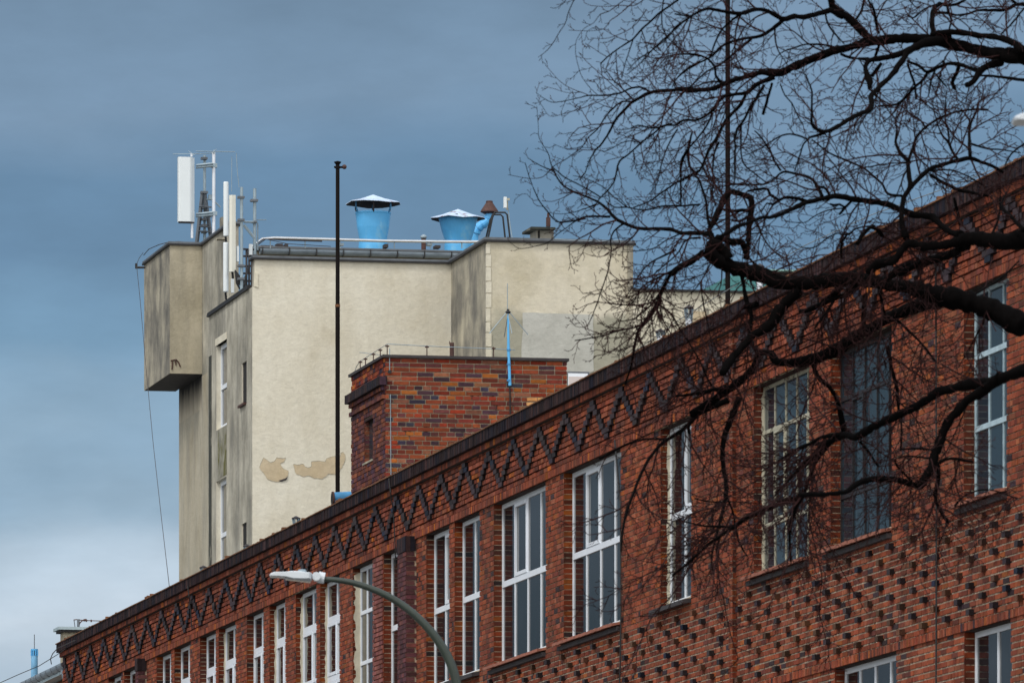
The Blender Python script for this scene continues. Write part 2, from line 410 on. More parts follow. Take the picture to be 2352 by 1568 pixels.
# pilasters
def pilaster(xf, xe, xs, top, lw=0):
    d = .16; u0 = UF(xs, 0); u1 = UF(xf, -d)
    mb = MB(); p = thing_part = None
    mb = MB(); mb.box(-d + .012, .0, u0 + .012, u1, 6.0, top - .01); m = mb.build('pilaster', M_MORT, fac)
    mb = MB(); z = top - .235
    # cap of upright dark bricks
    course(mb, 'F', -d - .01, u0 - .01, u1, z, top, 'T', PAL_S, out=.012, joint=.006); course(mb, 'N', u0 - .01, -d - .01, 0, z, top, 'T', PAL_S, out=.006, joint=.004)
    mb.box(-d, .0, u0, u1, z + .01, top - .012, (.05, .035, .035))
    mb.build('cap', M_CLINK, m)
    mb = MB(); k = 0
    while z > 6.5:
        lo = z - CS
        course(mb, 'F', -d, u0, u1, lo, z, 'H' if k % 2 else 'S', PAL_P, out=.008, off=-.06 * (k % 2))
        course(mb, 'N', u0, -d, 0, lo, z, 'S' if k % 2 else 'H', PAL_P, out=.008, back=.014)
        z = lo; k += 1
    mb.build('clinker_facing', M_CLINK, m)
pilaster(914, 933, 957, 10.19 + CZ - 1.6 + 1.6)
pilaster(312, 325, 337.5, 10.19 + 1.6)
# shallow proud strip
mb = MB(); u0 = UF(1692); u1 = UF(1684.5); z = ZS(.4857)
while z > 6:
    lo = z - CS; course(mb, 'F', -.055, u0, u1, lo, z, random.choice('SMh'), PAL_F, out=.006, off=-RU(0, .2))
    brick(mb, 'N', u0, -.052, 0, lo + .005, z - .005, .004, .012, pick(PAL_J)); z = lo
mb.build('brick_strip', M_BRICK, fac)
mb = MB(); mb.box(-.052, 0, u0 + .006, u1 - .004, 6, ZS(.4857)); mb.build('strip_core', M_MORT, fac)
# purple-pink pier between the two middle windows
mb = MB(); u0 = UF(880.5); u1 = UF(858.5); z = ZS(ST) - .01; k = 0
while z > 9:
    lo = z - CS; course(mb, 'F', -.004, u0, u1, lo, z, 'H' if k % 2 else 'S', PAL_PK, out=.018, joint=.016, off=-.06 * (k % 2)); z = lo; k += 1
mb.build('pier_facing', M_BRICK, fac)
# plaster smears beside some frames
M_SMEAR = pmat('jamb_plaster', (.50, .46, .36), .95, var=.2, scale=6)
for xl, wd in ((811, .115), (680, .055), (736, .05), (619.8, .045), (1518.7, .05), (503, .04), (1732.6, .03)):
    u = UF(xl) - .0125; pts = []; zz = ZS(SB) + .02; poly = [(REV + .002, zz)]
    while zz < ZS(ST) - .1: poly.append((REV - wd * RU(.55, 1.0), zz)); zz += RU(.03, .09)
    poly.append((REV + .002, zz)); mb = MB(); mb.prism(poly, 1, u - .003, u); mb.build('jamb_plaster', M_SMEAR, fac)
# windows
def window(xl, xr, st, sb, cols, trs, fm, kind):
    u0, u1, z0, z1 = UF(xr) + .002, UF(xl) - .002, ZS(sb), ZS(st); c2 = X0 + REV
    w = .05 if fm is M_WHITE else .026; v0, v1 = REV, REV + .07
    mb = MB(); mb.box(v0, v1, u0, u0 + w, z0, z1); mb.box(v0, v1, u1 - w, u1, z0, z1)
    mb.box(v0, v1, u0 + w, u1 - w, z1 - w - .02, z1); mb.box(v0, v1, u0 + w, u1 - w, z0, z0 + w)
    tz = sorted([(ZS(s, c2), t) for s, t in trs]); tz = [t for t in tz if z0 + .1 < t[0] < z1 - .1]
    for zt_, t in tz: mb.box(v0 - .004, v1, u0 + w, u1 - w, zt_ - t / 2, zt_ + t / 2)
    bw = .05 if fm is M_WHITE else .030 if fm is M_DARKF else .016
    cw = (u1 - u0) / cols
    lev = [z0 + w] + sum([[t[0] - t[1] / 2, t[0] + t[1] / 2] for t in tz], []) + [z1 - w - .02]
    for i in range(1, cols):
        for a, b in zip(lev[::2], lev[1::2]): mb.box(v0 + .002, v1, u0 + i * cw - bw / 2, u0 + i * cw + bw / 2, a, b)
    fr = mb.build('window', fm, fac)
    # opening sashes
    sash = []
    if kind == 'A': sash = [(cols - 2, lev[-2], lev[-1])]
    if kind in 'CD': sash = [(0, lev[-2], lev[-1])] if kind == 'D' else []
    if kind == 'S': sash = [(i, a, b) for i in range(2) for a, b in zip(lev[:-2:2], lev[1:-2:2])]
    if kind == 'R': sash = [(i, lev[2], lev[3]) for i in (0, 3)]
    if sash:
        sw = .052 if fm is M_WHITE else .03
        for i, a, b in sash:
            mb = MB()
            p = u0 + i * cw + (w if i == 0 else bw / 2) + .004; q = u0 + (i + 1) * cw - (w if i == cols - 1 else bw / 2) - .004
            a += .006; b -= .006; x0, x1 = v0 - .012, v0 + .03
            mb.box(x0, x1, p, p + sw, a, b); mb.box(x0, x1, q - sw, q, a, b); mb.box(x0, x1, p + sw, q - sw, a, a + sw); mb.box(x0, x1, p + sw, q - sw, b - sw, b)
            mb.build('sash', fm, fr)
    mb = MB(); mb.box(v0 + .018, v0 + .026, u0 + w * .5, u1 - w * .5, z0 + w * .5, z1 - w * .5)
    mb.build('pane', M_GLASS if fm is M_WHITE else M_GLASSO, fr)
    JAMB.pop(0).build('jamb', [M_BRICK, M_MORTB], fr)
    # sill
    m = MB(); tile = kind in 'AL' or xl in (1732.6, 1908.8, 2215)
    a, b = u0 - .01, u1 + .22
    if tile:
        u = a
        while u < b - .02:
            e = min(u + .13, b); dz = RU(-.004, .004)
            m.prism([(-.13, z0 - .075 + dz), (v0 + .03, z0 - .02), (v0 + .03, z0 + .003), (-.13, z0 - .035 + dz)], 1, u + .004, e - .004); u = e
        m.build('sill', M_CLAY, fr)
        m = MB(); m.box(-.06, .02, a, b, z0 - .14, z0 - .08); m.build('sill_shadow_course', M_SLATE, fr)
    else:
        m.prism([(-.12, z0 - .10), (v0 + .03, z0 - .06), (v0 + .03, z0 + .002), (-.12, z0 - .045)], 1, a, b); m.build('sill', M_SLATE, fr)
for w_ in WIN: window(*w_)
mb = MB(); mb.box(REV + .08, REV + .3, UNEAR, UEND, 0, ZS(.45)); mb.build('inner_lining', M_DARKIN, fac)
# roof and rear walls
DEP = 16.0
mb = MB(); mb.box(.36, DEP, UNEAR, UEND - .02, ZS(.492) - .25, ZS(.492) - .02); mb.build('roof', M_ROOF, fac)
mb = MB(); mb.box(.5, DEP, UEND - .35, UEND - .004, 0, ZS(.492) - .26); mb.box(.5, DEP, UNEAR, UNEAR + .3, 0, ZS(.492) - .26); mb.box(DEP - .3, DEP - .004, UNEAR + .31, UEND - .36, 0, ZS(.492) - .26)
mb.box(.0155, .5, UEND - .011, UEND - .0, 0, ZS(.492)); mb.build('end_walls', M_MORT, fac)
# bricked end corner
mb = MB(); z = ZS(.4913)
while z > 9: mb.box(-.01, .36, UEND - .012, UEND + .02, z - CS + .006, z - .005, pick(PAL_F)); z -= CS
mb.build('end_quoins', M_BRICK, fac)
# broken plaster lintels
M_LINT = pmat('crumbling_lintel', (.20, .17, .11), .95, var=.7, scale=7)
for xa, xb in ((672, 732), (1506, 1592), (1726, 1862), (1902, 2052)):
    mb = MB(); u = UF(xb)
    while u < UF(xa):
        e = u + RU(.08, .25); mb.box(-.012 + RU(-.01, .012), REV, u, min(e, UF(xa)), ZS(ST) - .005, ZS(ST) + .035 + RU(0, .05)); u = e
    mb.build('lintel', M_LINT, fac)
ZR = ZS(.492) - .02   # roof surface
# ---------------------------------------------------------------- helpers for pieces placed on frontal planes
def at(x, y, Y): return px(x, y, Y)
def slab(mb, x0, x1, y0, y1, Y, dep, col=None):
    """box whose near face sits at depth Y, spanning picture x0..x1 and y0..y1"""
    a = px(x0, y0, Y); U = a[1]; v1 = VF(x1, U); mb.box(a[0], v1, U, U + dep, zat(y1, Y), a[2], col)
def wire(name, label, pts, r, mat, cat='wire', group=None, sides=5, parent=None):
    mb = MB(); mb.tube(pts, r, sides); return mb.build(name, mat, parent, org=pts[0], label=label, cat=cat, group=group) if parent is None else mb.build(name, mat, parent)
# ---------------------------------------------------------------- red brick annex at the far end
an = thing('brick_annex', 'lower red brick building with a grey gutter beyond the far end of the factory', 'building', (.3, UEND + 1, 0))
mb = MB(); zg = ZS(.478)
mb.box(.32, 9, UEND + .03, UEND + 45, 0, zg); mb.build('wall', M_MORT, an)
mb = MB(); z = zg
k = 0
while z > zg - 1.5:
    o = .05 if k in (2, 3) else .012
    course(mb, 'F', .30, UEND + .03, UEND + 30, z - CS, z, 'M', [((.30, .10, .03), 20), ((.22, .08, .03), 20), ((.36, .14, .05), 8)], out=o + .012 * (k % 3), back=.02); z -= CS; k += 1
mb.build('brick_facing', M_BRICK, an)
mb = MB(); mb.prism([(.0, zg + .02), (9, zg + 2.4), (9, zg + 2.2), (.3, zg - .05)], 1, UEND + .04, UEND + 45); mb.build('roof', M_ROOF, an)
mb = MB(); n = 9
v0, zz = .02, zg + .06
for i in range(n):
    pass
arc = [(v0 + .10 * math.cos(t), zz + .10 * math.sin(t)) for t in [math.pi * (1 + i / 8) for i in range(9)]]
arc2 = [(v0 + .085 * math.cos(t), zz + .085 * math.sin(t)) for t in [math.pi * (2 - i / 8) for i in range(9)]]
mb.prism(arc + arc2, 1, UEND - .12, UEND + 45)
mb.prism([(v0 - .1, zz - .015), (v0 - .1, zz + .03), (v0 - .085, zz + .03), (v0 - .085, zz - .015)], 1, UEND - .12, UEND + 45)
g = mb.build('gutter', M_ZINC, an)
mb = MB(); u = UEND + .5
while u < UEND + 25:
    mb.prism([(v0 + .112 * math.cos(t), zz + .112 * math.sin(t)) for t in [math.pi * (1 + i / 8) for i in range(9)]] + [(v0 + .1, zz + .12), (v0 - .1, zz + .03)], 1, u, u + .03); u += .75
mb.build('gutter_bracket', M_FLASH, g)
mb = MB(); mb.box(.0, .3, UEND + .04, UEND + 45, zg - .10, zg - .04); mb.build('eaves_board', M_PALEM, an)
mb = MB(); mb.tube([(v0, UEND + .1, zz - .05), (v0 + .02, UEND + .14, zz - .22), (.17, UEND + .22, zz - .5), (.17, UEND + .22, 0)], [.07, .055, .055, .055], 12); mb.build('downpipe', M_ZINC, an, smooth=True)
# ---------------------------------------------------------------- plastered stair head left
YS = 170
def pair(name, lab, cat, x, y, Y, **kw): return thing(name, lab, cat, at(x, y, Y), **kw)
st = pair('stair_head', 'small buff rendered stair head with a pale roof edge behind the factory parapet', 'roof structure', 145, 1520, YS)
mb = MB(); slab(mb, 146, 300, 1449, 1540, YS, .5); mb.build('wall', M_ST_B, st)
mb = MB(); slab(mb, 139, 305, 1445, 1450, YS - .12, .7); mb.build('eaves', M_SLATE, st)
mb = MB(); slab(mb, 134, 308, 1438, 1444.5, YS - .2, .8); mb.build('roof', M_PALEM, st)
mb = MB(); slab(mb, 149, 157, 1484, 1492, YS - .03, .02); slab(mb, 151, 156, 1492, 1496, YS - .03, .02); mb.build('exposed_bricks', pmat('exposed_brick_patch', (.3, .09, .05), .9), st)
b0 = pair('wire_bracket', 'bent metal wire bracket on the pale roof edge of the small stair head', 'bracket', 180, 1438, YS)
mb = MB(); p = lambda x, y, Y=YS + .2: at(x, y, Y)
mb.tube([p(180, 1438.5), p(180, 1421)], .03, 6); mb.build('post', M_FLASH, b0)
mb = MB(); mb.tube([p(169, 1423), p(176, 1422), p(181, 1423), p(196, 1424)], .012, 5); mb.tube([p(181, 1436), p(184, 1429), p(190, 1424), p(198, 1425)], .014, 5); mb.tube([p(192, 1424), p(197, 1423), p(200, 1426)], .03, 5); mb.tube([p(208, 1425), p(211, 1425)], .03, 5); mb.build('hook', M_RUSTC, b0)
mb = MB(); mb.tube([p(170, 1423), p(172, 1437), p(174, 1462)], .008, 4); mb.build('drop_wire', M_SLATE, b0)
wire('roof_cable', 'thin cable running right from the bent bracket to the factory parapet', [p(196, 1424), p(240, 1425.5), p(290, 1427)], .010, M_RUSTC, 'cable')
# blue chimney far left
bc = pair('blue_flue', 'narrow pale blue slotted flue with a thin rod on top, far left', 'flue', 79, 1560, 172)
mb = MB(); o = at(79, 1560, 172); r = .075
mb.lathe(o[0], o[1], [(r, o[2] - .6), (r, zat(1505, 172)), ], 16); mb.build('pipe', pmat('flaking_blue_paint', (.18, .42, .66), .5, var=.3, scale=5, dirt=((.35, .25, .25), .55)), bc, smooth=False)
mb = MB(); mb.lathe(o[0], o[1], [(r + .004, zat(1493, 172)), (r + .004, zat(1489.5, 172))], 16)
for k in range(9):
    an_ = 2 * math.pi * k / 9; mb.box(o[0] + r * .93 * math.cos(an_) - .012, o[0] + r * .93 * math.cos(an_) + .012, o[1] + r * .93 * math.sin(an_) - .012, o[1] + r * .93 * math.sin(an_) + .012, zat(1505, 172), zat(1493, 172))
mb.build('slotted_cap', M_BLUE, bc)
mb = MB(); mb.tube([(o[0], o[1], zat(1505, 172)), (o[0], o[1], zat(1456, 172))], .008, 5); mb.build('rod', M_SLATE, bc)
wire('earth_wire', 'thin slack wire crossing in front of the narrow blue flue', [at(0, 1567, 160), at(40, 1549, 158), at(90, 1528, 156), at(132, 1502, 154), at(149, 1490, 153.6)], .008, M_SLATE)
wire('bent_cable', 'short looping cable rising from the grey gutter to the parapet corner', [at(118, 1524, 158), at(116, 1512, 157.5), at(121, 1500, 157), at(132, 1488, 156), at(150, 1480, 154.2), at(172, 1470, 152)], .010, M_SLATE, 'cable')
# ---------------------------------------------------------------- plastered tower block
Vc = lambda c: (c - X0) / N
V1, VC, VK, VD = Vc(28.71), Vc(30.41), Vc(29.60), Vc(33.24)
UA = at(580, 0, 172)[1]; UA2 = at(480, 0, facY(480, V1))[1]
UC0 = UF(527, VC); UC1 = UF(411.5, VC)
UK0 = UF(390, VK); UK1 = UF(331, VK)
UD = at(1118, 0, facY(1118, VD))[1]; VE = VF(1452, UD)
ZT = 20.70 + CZ; ZL = 20.10 + CZ; ZC = 23.12 + CZ; ZK = 20.03 + CZ
tw = thing('rendered_tower', 'tall cream rendered factory tower with grimy side walls and a boxed out upper bay', 'building', (V1, UA, 0))
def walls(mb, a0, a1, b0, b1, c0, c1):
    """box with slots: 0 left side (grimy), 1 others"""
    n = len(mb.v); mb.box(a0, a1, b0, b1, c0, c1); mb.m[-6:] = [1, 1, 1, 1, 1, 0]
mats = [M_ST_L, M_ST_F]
# lower block with window openings in its left wall: built as wall panels
def panel_wall(mb, v, th, u0, u1, z0, z1, hl):
    us = sorted({u0, u1} | {h[0] for h in hl} | {h[1] for h in hl})
    for a, b in zip(us[:-1], us[1:]):
        blk = sorted((h[2], h[3]) for h in hl if h[0] < (a + b) / 2 < h[1]); z = z0
        for p_, q in blk:
            if p_ > z: walls(mb, v, v + th, a, b, z, p_)
            z = q
        if z < z1: walls(mb, v, v + th, a, b, z, z1)
Y5 = facY(508, V1); hz = lambda y: zat(y, Y5)
Y6 = facY(560, V1); hz6 = lambda y: zat(y, Y6)
THL = [(UF(521, V1), UF(497, V1), hz(982), hz(787)), (UF(520, V1), UF(496.5, V1), hz(1320), hz(1100)),
       (UF(566.5, V1), UF(555, V1), hz6(930), hz6(832)), (UF(566.5, V1), UF(555, V1), hz6(1320), hz6(1201))]
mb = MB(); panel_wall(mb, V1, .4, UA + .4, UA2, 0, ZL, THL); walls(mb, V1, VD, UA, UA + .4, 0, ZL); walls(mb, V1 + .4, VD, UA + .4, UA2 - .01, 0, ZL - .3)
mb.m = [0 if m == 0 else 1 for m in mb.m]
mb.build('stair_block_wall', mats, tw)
mb = MB(); walls(mb, V1 + .05, VD, UA + .002, UA + .35, ZL, ZT); mb.build('parapet_wall', mats, tw)
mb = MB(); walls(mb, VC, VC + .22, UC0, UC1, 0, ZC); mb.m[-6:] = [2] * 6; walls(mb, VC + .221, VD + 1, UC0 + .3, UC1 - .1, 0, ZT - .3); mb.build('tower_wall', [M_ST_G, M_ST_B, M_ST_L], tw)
mb = MB(); walls(mb, VC - .004, VC + .02, UF(478, VC), UC1, 0, ZK - .05); mb.m = [1] * 6; mb.build('side_wall', [M_ST_G, stucco('streaky_buff_render', [(.30, .26, .19), (.42, .38, .29), (.52, .48, .38)], ((.27, .26, .23), .7))], tw)
mb = MB(); walls(mb, VK, VC - .006, UK0, UK1, ZK, ZC); mb.build('projecting_bay', [M_ST_G, M_ST_B], tw)
mb = MB(); mb.box(VK + .01, VC - .01, UK0 + .01, UK1 - .01, ZK - .004, ZK - .001); mb.build('bay_underside', M_SLATE, tw)
mats2 = [M_ST_G, stucco('cream_render_damp', [(.50, .45, .33), (.66, .61, .49), (.73, .68, .57)], ((.46, .43, .33), .3), 1.2, low=(zat(715, 168.9), (.29, .285, .225), .12, .85))]
mb = MB(); walls(mb, VD, VE, UD, UA + 4, 0, ZT); mb.build('wing_wall', mats2, tw)
# quoin strips and repair patches
mb = MB(); a = px(1111, 0, 168.6)
z = ZT - .05
while z > zat(830, 168.6):
    h = RU(.22, .34); mb.box(VD - .012, VD + .09 + RU(-.03, .03), UD - .014 - RU(0, .01), UD + .06, z - h + .02, z); z -= h
mb.build('corner_blocks', M_ST_W, tw)
def patch(name, pts, Y0x, U, mat, th=.012):
    poly = [(VF(x, U), zat(y, froY(x, U))) for x, y in pts]
    mb = MB(); mb.prism(poly, 1, U - th, U + .002); return mb.build(name, mat, tw)
def rag(pts, n=4, j=1.2):
    out = []
    for (x0, y0), (x1, y1) in zip(pts, pts[1:] + pts[:1]):
        for i in range(n): out.append((x0 + (x1 - x0) * i / n + RU(-j, j), y0 + (y1 - y0) * i / n + RU(-j, j)))
    return out
patch('repair_patch', rag([(1200, 717), (1362, 722), (1364, 850), (1350, 860), (1198, 850)], 6, 1.5), 0, UD, M_ST_R)
zz_ = lambda L: [((500 + x / 1.65) / 1.7415, (1450 + y / 1.65) / 1.7415) for x, y in L]
PL1 = zz_([(885, 690), (905, 655), (915, 630), (935, 640), (960, 660), (985, 655), (1000, 628), (1040, 635), (1060, 630), (1045, 655), (1025, 665), (1035, 690), (1055, 705), (1080, 715), (1075, 745), (1055, 770), (1010, 785), (970, 780), (940, 765), (920, 735), (905, 715)])
PL2 = zz_([(1112, 672), (1140, 675), (1175, 670), (1190, 690), (1215, 695), (1232, 685), (1232, 655), (1270, 650), (1320, 655), (1330, 635), (1370, 622), (1420, 620), (1425, 600), (1440, 592), (1452, 610), (1450, 650), (1430, 690), (1400, 735), (1340, 735), (1300, 765), (1250, 760), (1215, 745), (1180, 752), (1130, 735), (1118, 705)])
for L_ in (PL1, PL2):
    L2 = rag(L_, 3, .8); patch('peel_shade_line', [(x - .4, y - 1.3) for x, y in L2], 0, UA, M_ST_G, .008); patch('peeled_render', L2, 0, UA, M_OCHRE)  # dark offset copy paints a shade line along the peel's upper edge
mb = MB()
patch('crack_shadow', [(640, 1103), (655, 1098), (661, 1094), (658, 1101), (646, 1106)], 0, UA - .012, M_SLATE, .01)
patch('broken_edge', rag([(584, 625), (592, 627), (593, 660), (584, 658)], 3, 1), 0, UA - .002, M_ST_W, .02)
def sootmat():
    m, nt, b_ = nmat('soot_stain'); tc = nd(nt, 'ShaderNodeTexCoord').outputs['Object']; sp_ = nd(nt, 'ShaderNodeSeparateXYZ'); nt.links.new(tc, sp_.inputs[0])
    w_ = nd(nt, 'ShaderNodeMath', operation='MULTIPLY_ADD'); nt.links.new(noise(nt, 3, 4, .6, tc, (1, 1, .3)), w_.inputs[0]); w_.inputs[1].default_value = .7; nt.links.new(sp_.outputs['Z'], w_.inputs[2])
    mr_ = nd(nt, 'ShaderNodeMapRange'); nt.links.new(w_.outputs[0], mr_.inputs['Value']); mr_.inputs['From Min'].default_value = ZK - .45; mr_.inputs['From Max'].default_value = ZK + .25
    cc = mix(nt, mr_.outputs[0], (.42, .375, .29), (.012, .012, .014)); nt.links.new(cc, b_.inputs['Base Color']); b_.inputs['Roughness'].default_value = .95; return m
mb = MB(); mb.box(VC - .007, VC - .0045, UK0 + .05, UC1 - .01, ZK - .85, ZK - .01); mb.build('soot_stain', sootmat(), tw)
mb = MB(); v0_ = VF(1441, UD); mb.box(v0_, VE + .012, UD - .05, UD + .1, 0, ZT - .01); mb.build('edge_pilaster', mats2, tw)
# window of the wing, low right
q = lambda x, y: (VF(x, UD), zat(y, froY(x, UD)))
a, b = q(1303, 855), q(1351, 900)
mb = MB(); mb.box(a[0], b[0] + .02, UD - .03, UD - .004, b[1] - .8, a[1] + .02); mb.build('window_surround', M_FLASH, tw)
mb = MB(); mb.box(a[0] + .01, b[0] - .02, UD - .045, UD - .031, b[1] - .8, a[1] - .02); w_ = mb.build('window', M_WHITE, tw)
mb = MB(); mb.box(a[0] + .02, b[0] - .12, UD - .052, UD - .046, b[1] - .8, a[1] - .09); mb.build('blind', M_PINK, w_)
# tower windows in the left wall
for i, (u0, u1, z0, z1) in enumerate(THL[:2]):
    mb = MB(); v = V1 + .10
    for x, y in ((u0, u0 + .09), (u1 - .09, u1)): mb.box(v, v + .06, x, y, z0, z1)
    mb.box(v, v + .06, u0 + .09, u1 - .09, z1 - .1, z1); mb.box(v, v + .06, u0 + .09, u1 - .09, z0, z0 + .1)
    zt_ = zat(885, Y5) if i == 0 else zat(1225, Y5); mb.box(v - .004, v + .06, u0 + .09, u1 - .09, zt_ - .05, zt_ + .05)
    o_ = mb.build('window', M_WHITE, tw); mb = MB(); mb.box(v + .03, v + .036, u0 + .05, u1 - .05, z0 + .05, z1 - .05); mb.build('pane', M_GLASS, o_)
mb = MB(); u0, u1, z0, z1 = THL[0]; mb.box(V1 - .012, V1 + .09, u0 + .02, u1 + .10, z1, z1 + .16); mb.build('lintel', M_ST_W, tw)
mb = MB(); mb.box(V1 - .006, V1 + .02, u0 - .02, u1 - .25, hz(1096), hz(984)); mb.build('mossy_spandrel', M_MOSS, tw)
mb = MB(); mb.box(V1 - .005, V1 + .02, UA2 - .38, UA2 + .004, 6, ZL - .9); mb.build('damp_corner', M_SOOT, tw)
for h in THL[2:]:
    mb = MB(); mb.box(V1 + .035, V1 + .07, h[0], h[1], h[2], h[3]); o_ = mb.build('slot_window', M_DARKIN, tw)
mb = MB(); h = THL[2]; mb.box(V1 - .06, V1 + .12, h[0] + .05, h[1] + .2, h[2] - .02, h[2] + .03); mb.build('slot_sill', M_RUSTC, tw)
# flashings along the roof edges
def flash(v0, v1, u0, u1, z, t=.09, o=.07, name='roof_flashing', m=None):
    mb = MB(); mb.box(v0 - o, v1 + o, u0 - o, u1 + o, z, z + t * .45); mb.build(name, M_FLASHD, tw)
    mb = MB(); mb.box(v0 - o * .8, v1 + o * .8, u0 - o * .8, u1 + o * .8, z + t * .45 + .002, z + t); mb.build(name, m or M_FLASH, tw)
flash(V1 + .05, VD, UA, UA + .35, ZT, .085); flash(V1, V1 + .5, UA + .46, UA2, ZL, .09, .05, m=M_FLASHD); flash(VD, VE, UD, UA + 4, ZT, .10)
flash(VC, VC + .22, UC0, UC1, ZC, .09, .05); flash(VK, VC, UK0, UK1, ZC, .09, .05)
mb = MB(); mb.box(V1 + .5, VD, UA + .45, UA2 - .02, ZL - .28, ZL - .2); mb.build('flat_roof', M_ROOF, tw)
# broken hanging wire patch near bay
mb = MB(); s = UK0 - .012
for pts in ([(392, 828), (405, 826), (410, 832), (414, 842)], [(396, 830), (395, 848)], [(403, 826), (404, 838)]):
    mb.tube([(VF(x, s), s, zat(y, froY(x, s))) for x, y in pts], .018, 5)
mb.build('rusty_loop', M_RUSTC, tw)
# ---------------------------------------------------------------- rear block with gutter
YG = 181; UG = at(600, 0, YG)[1]; vg0 = VF(592, UG); vgd = VF(735, UG); vg1 = VF(1420, UG); zg1 = zat(577, YG)
rb = thing('rear_block', 'rear rendered block with a long grey gutter seen just above the tower parapet', 'building', (vg0, UG, 0))
mb = MB(); mb.box(vg0, vgd, UG, UG + .9, 0, zg1); mb.box(vgd, vg1, UG, UG + 9, 0, zg1 - .001); mb.build('wall', M_ST_B, rb)
mb = MB(); mb.box(vg0 - .1, vg1, UG - .25, UG + 1.0, zg1 + .004, zg1 + .06); mb.box(vgd, vg1, UG + 1.001, UG + 9, zg1 + .004, zg1 + .06); mb.prism([(UG - .2, zg1 + .062), (UG + .1, zg1 + .14), (UG + .9, zg1 + .14), (UG + .9, zg1 + .062)], 0, vg0 - .1, vg1); mb.build('roof', M_ROOF, rb)
zz = zg1 + .02; uc = UG - .28
arc = [(uc + .12 * math.cos(t), zz + .12 * math.sin(t)) for t in [math.pi * (1 + i / 8) for i in range(9)]]; arc2 = [(uc + .10 * math.cos(t), zz + .10 * math.sin(t)) for t in [math.pi * (2 - i / 8) for i in range(9)]]
mb = MB(); mb.prism(arc + arc2, 0, vg0, vg1 - 3); g = mb.build('gutter', M_ZINC, rb)
mb = MB(); x = 600
while x < 1100: mb = MB(); v = VF(x, uc); mb.box(v, v + .025, uc - .13, uc + .1, zz - .125, zz + .03); mb.build('gutter_bracket', M_FLASHD, g); x += 62
mb = MB(); mb.box(VF(980, UG) - .0, VF(990, UG), UG - .03, UG - .004, zat(600, YG), zat(588, YG)); mb.build('wall_vent', M_RUSTC, rb)
mb = MB(); x = 590
for x0, x1, y0, y1 in ((600, 628, 563, 568), (636, 650, 559, 568), (655, 662, 560, 568), (884, 892, 560, 568), (1000, 1012, 563, 569)):
    mb = MB(); slab(mb, x0, x1, y0, y1, YG + .1, .3); mb.build('roof_lump', M_SLATE, rb)
# cable tray
ct = pair('cable_tray', 'long white cable tray running across the tower roof in front of the blue cowls', 'cable tray', 600, 552, 179)
mb = MB(); pts = [(572, 572), (602, 549), (630, 546.5), (760, 550), (880, 553.5), (1000, 555), (1090, 555.5), (1140, 555), (1218, 556), (1232, 550)]
for (xa, ya), (xb, yb) in zip(pts[:-1], pts[1:]):
    A, B = at(xa, ya, 179), at(xb, yb, 179 + .0)
    d = .02; mb.add([(A[0], A[1], A[2]), (B[0], B[1], B[2]), (B[0], B[1] + .25, B[2]), (A[0], A[1] + .25, A[2]), (A[0], A[1], A[2] + .032), (B[0], B[1], B[2] + .032), (B[0], B[1] + .25, B[2] + .032), (A[0], A[1] + .25, A[2] + .032)], [(0, 3, 2, 1), (4, 5, 6, 7), (0, 1, 5, 4), (1, 2, 6, 5), (2, 3, 7, 6), (3, 0, 4, 7)])
mb.build('tray', M_SILV, ct)
mb = MB()
for x in (620, 700, 780, 905, 988, 1060, 1130, 1180): slab(mb, x, x + 2, 553, 570, 179.1, .03)
for x in (782, 985): slab(mb, x - 3, x + 8, 558, 563, 179.05, .2)
mb.build('bracket', M_GALV, ct)
mb = MB()
for dx in (0, 5): mb.tube([at(575 + dx, 573, 178.9), at(590 + dx, 560, 178.9), at(605 + dx, 549, 178.9), at(650, 550 + dx * .3, 178.9), at(740, 553 + dx * .3, 178.9)], .012, 4)
mb.tube([at(610, 549, 178.8), at(660, 560, 178.8), at(760, 566, 178.8)], .008, 4)
mb.build('cable', M_SLATE, ct)
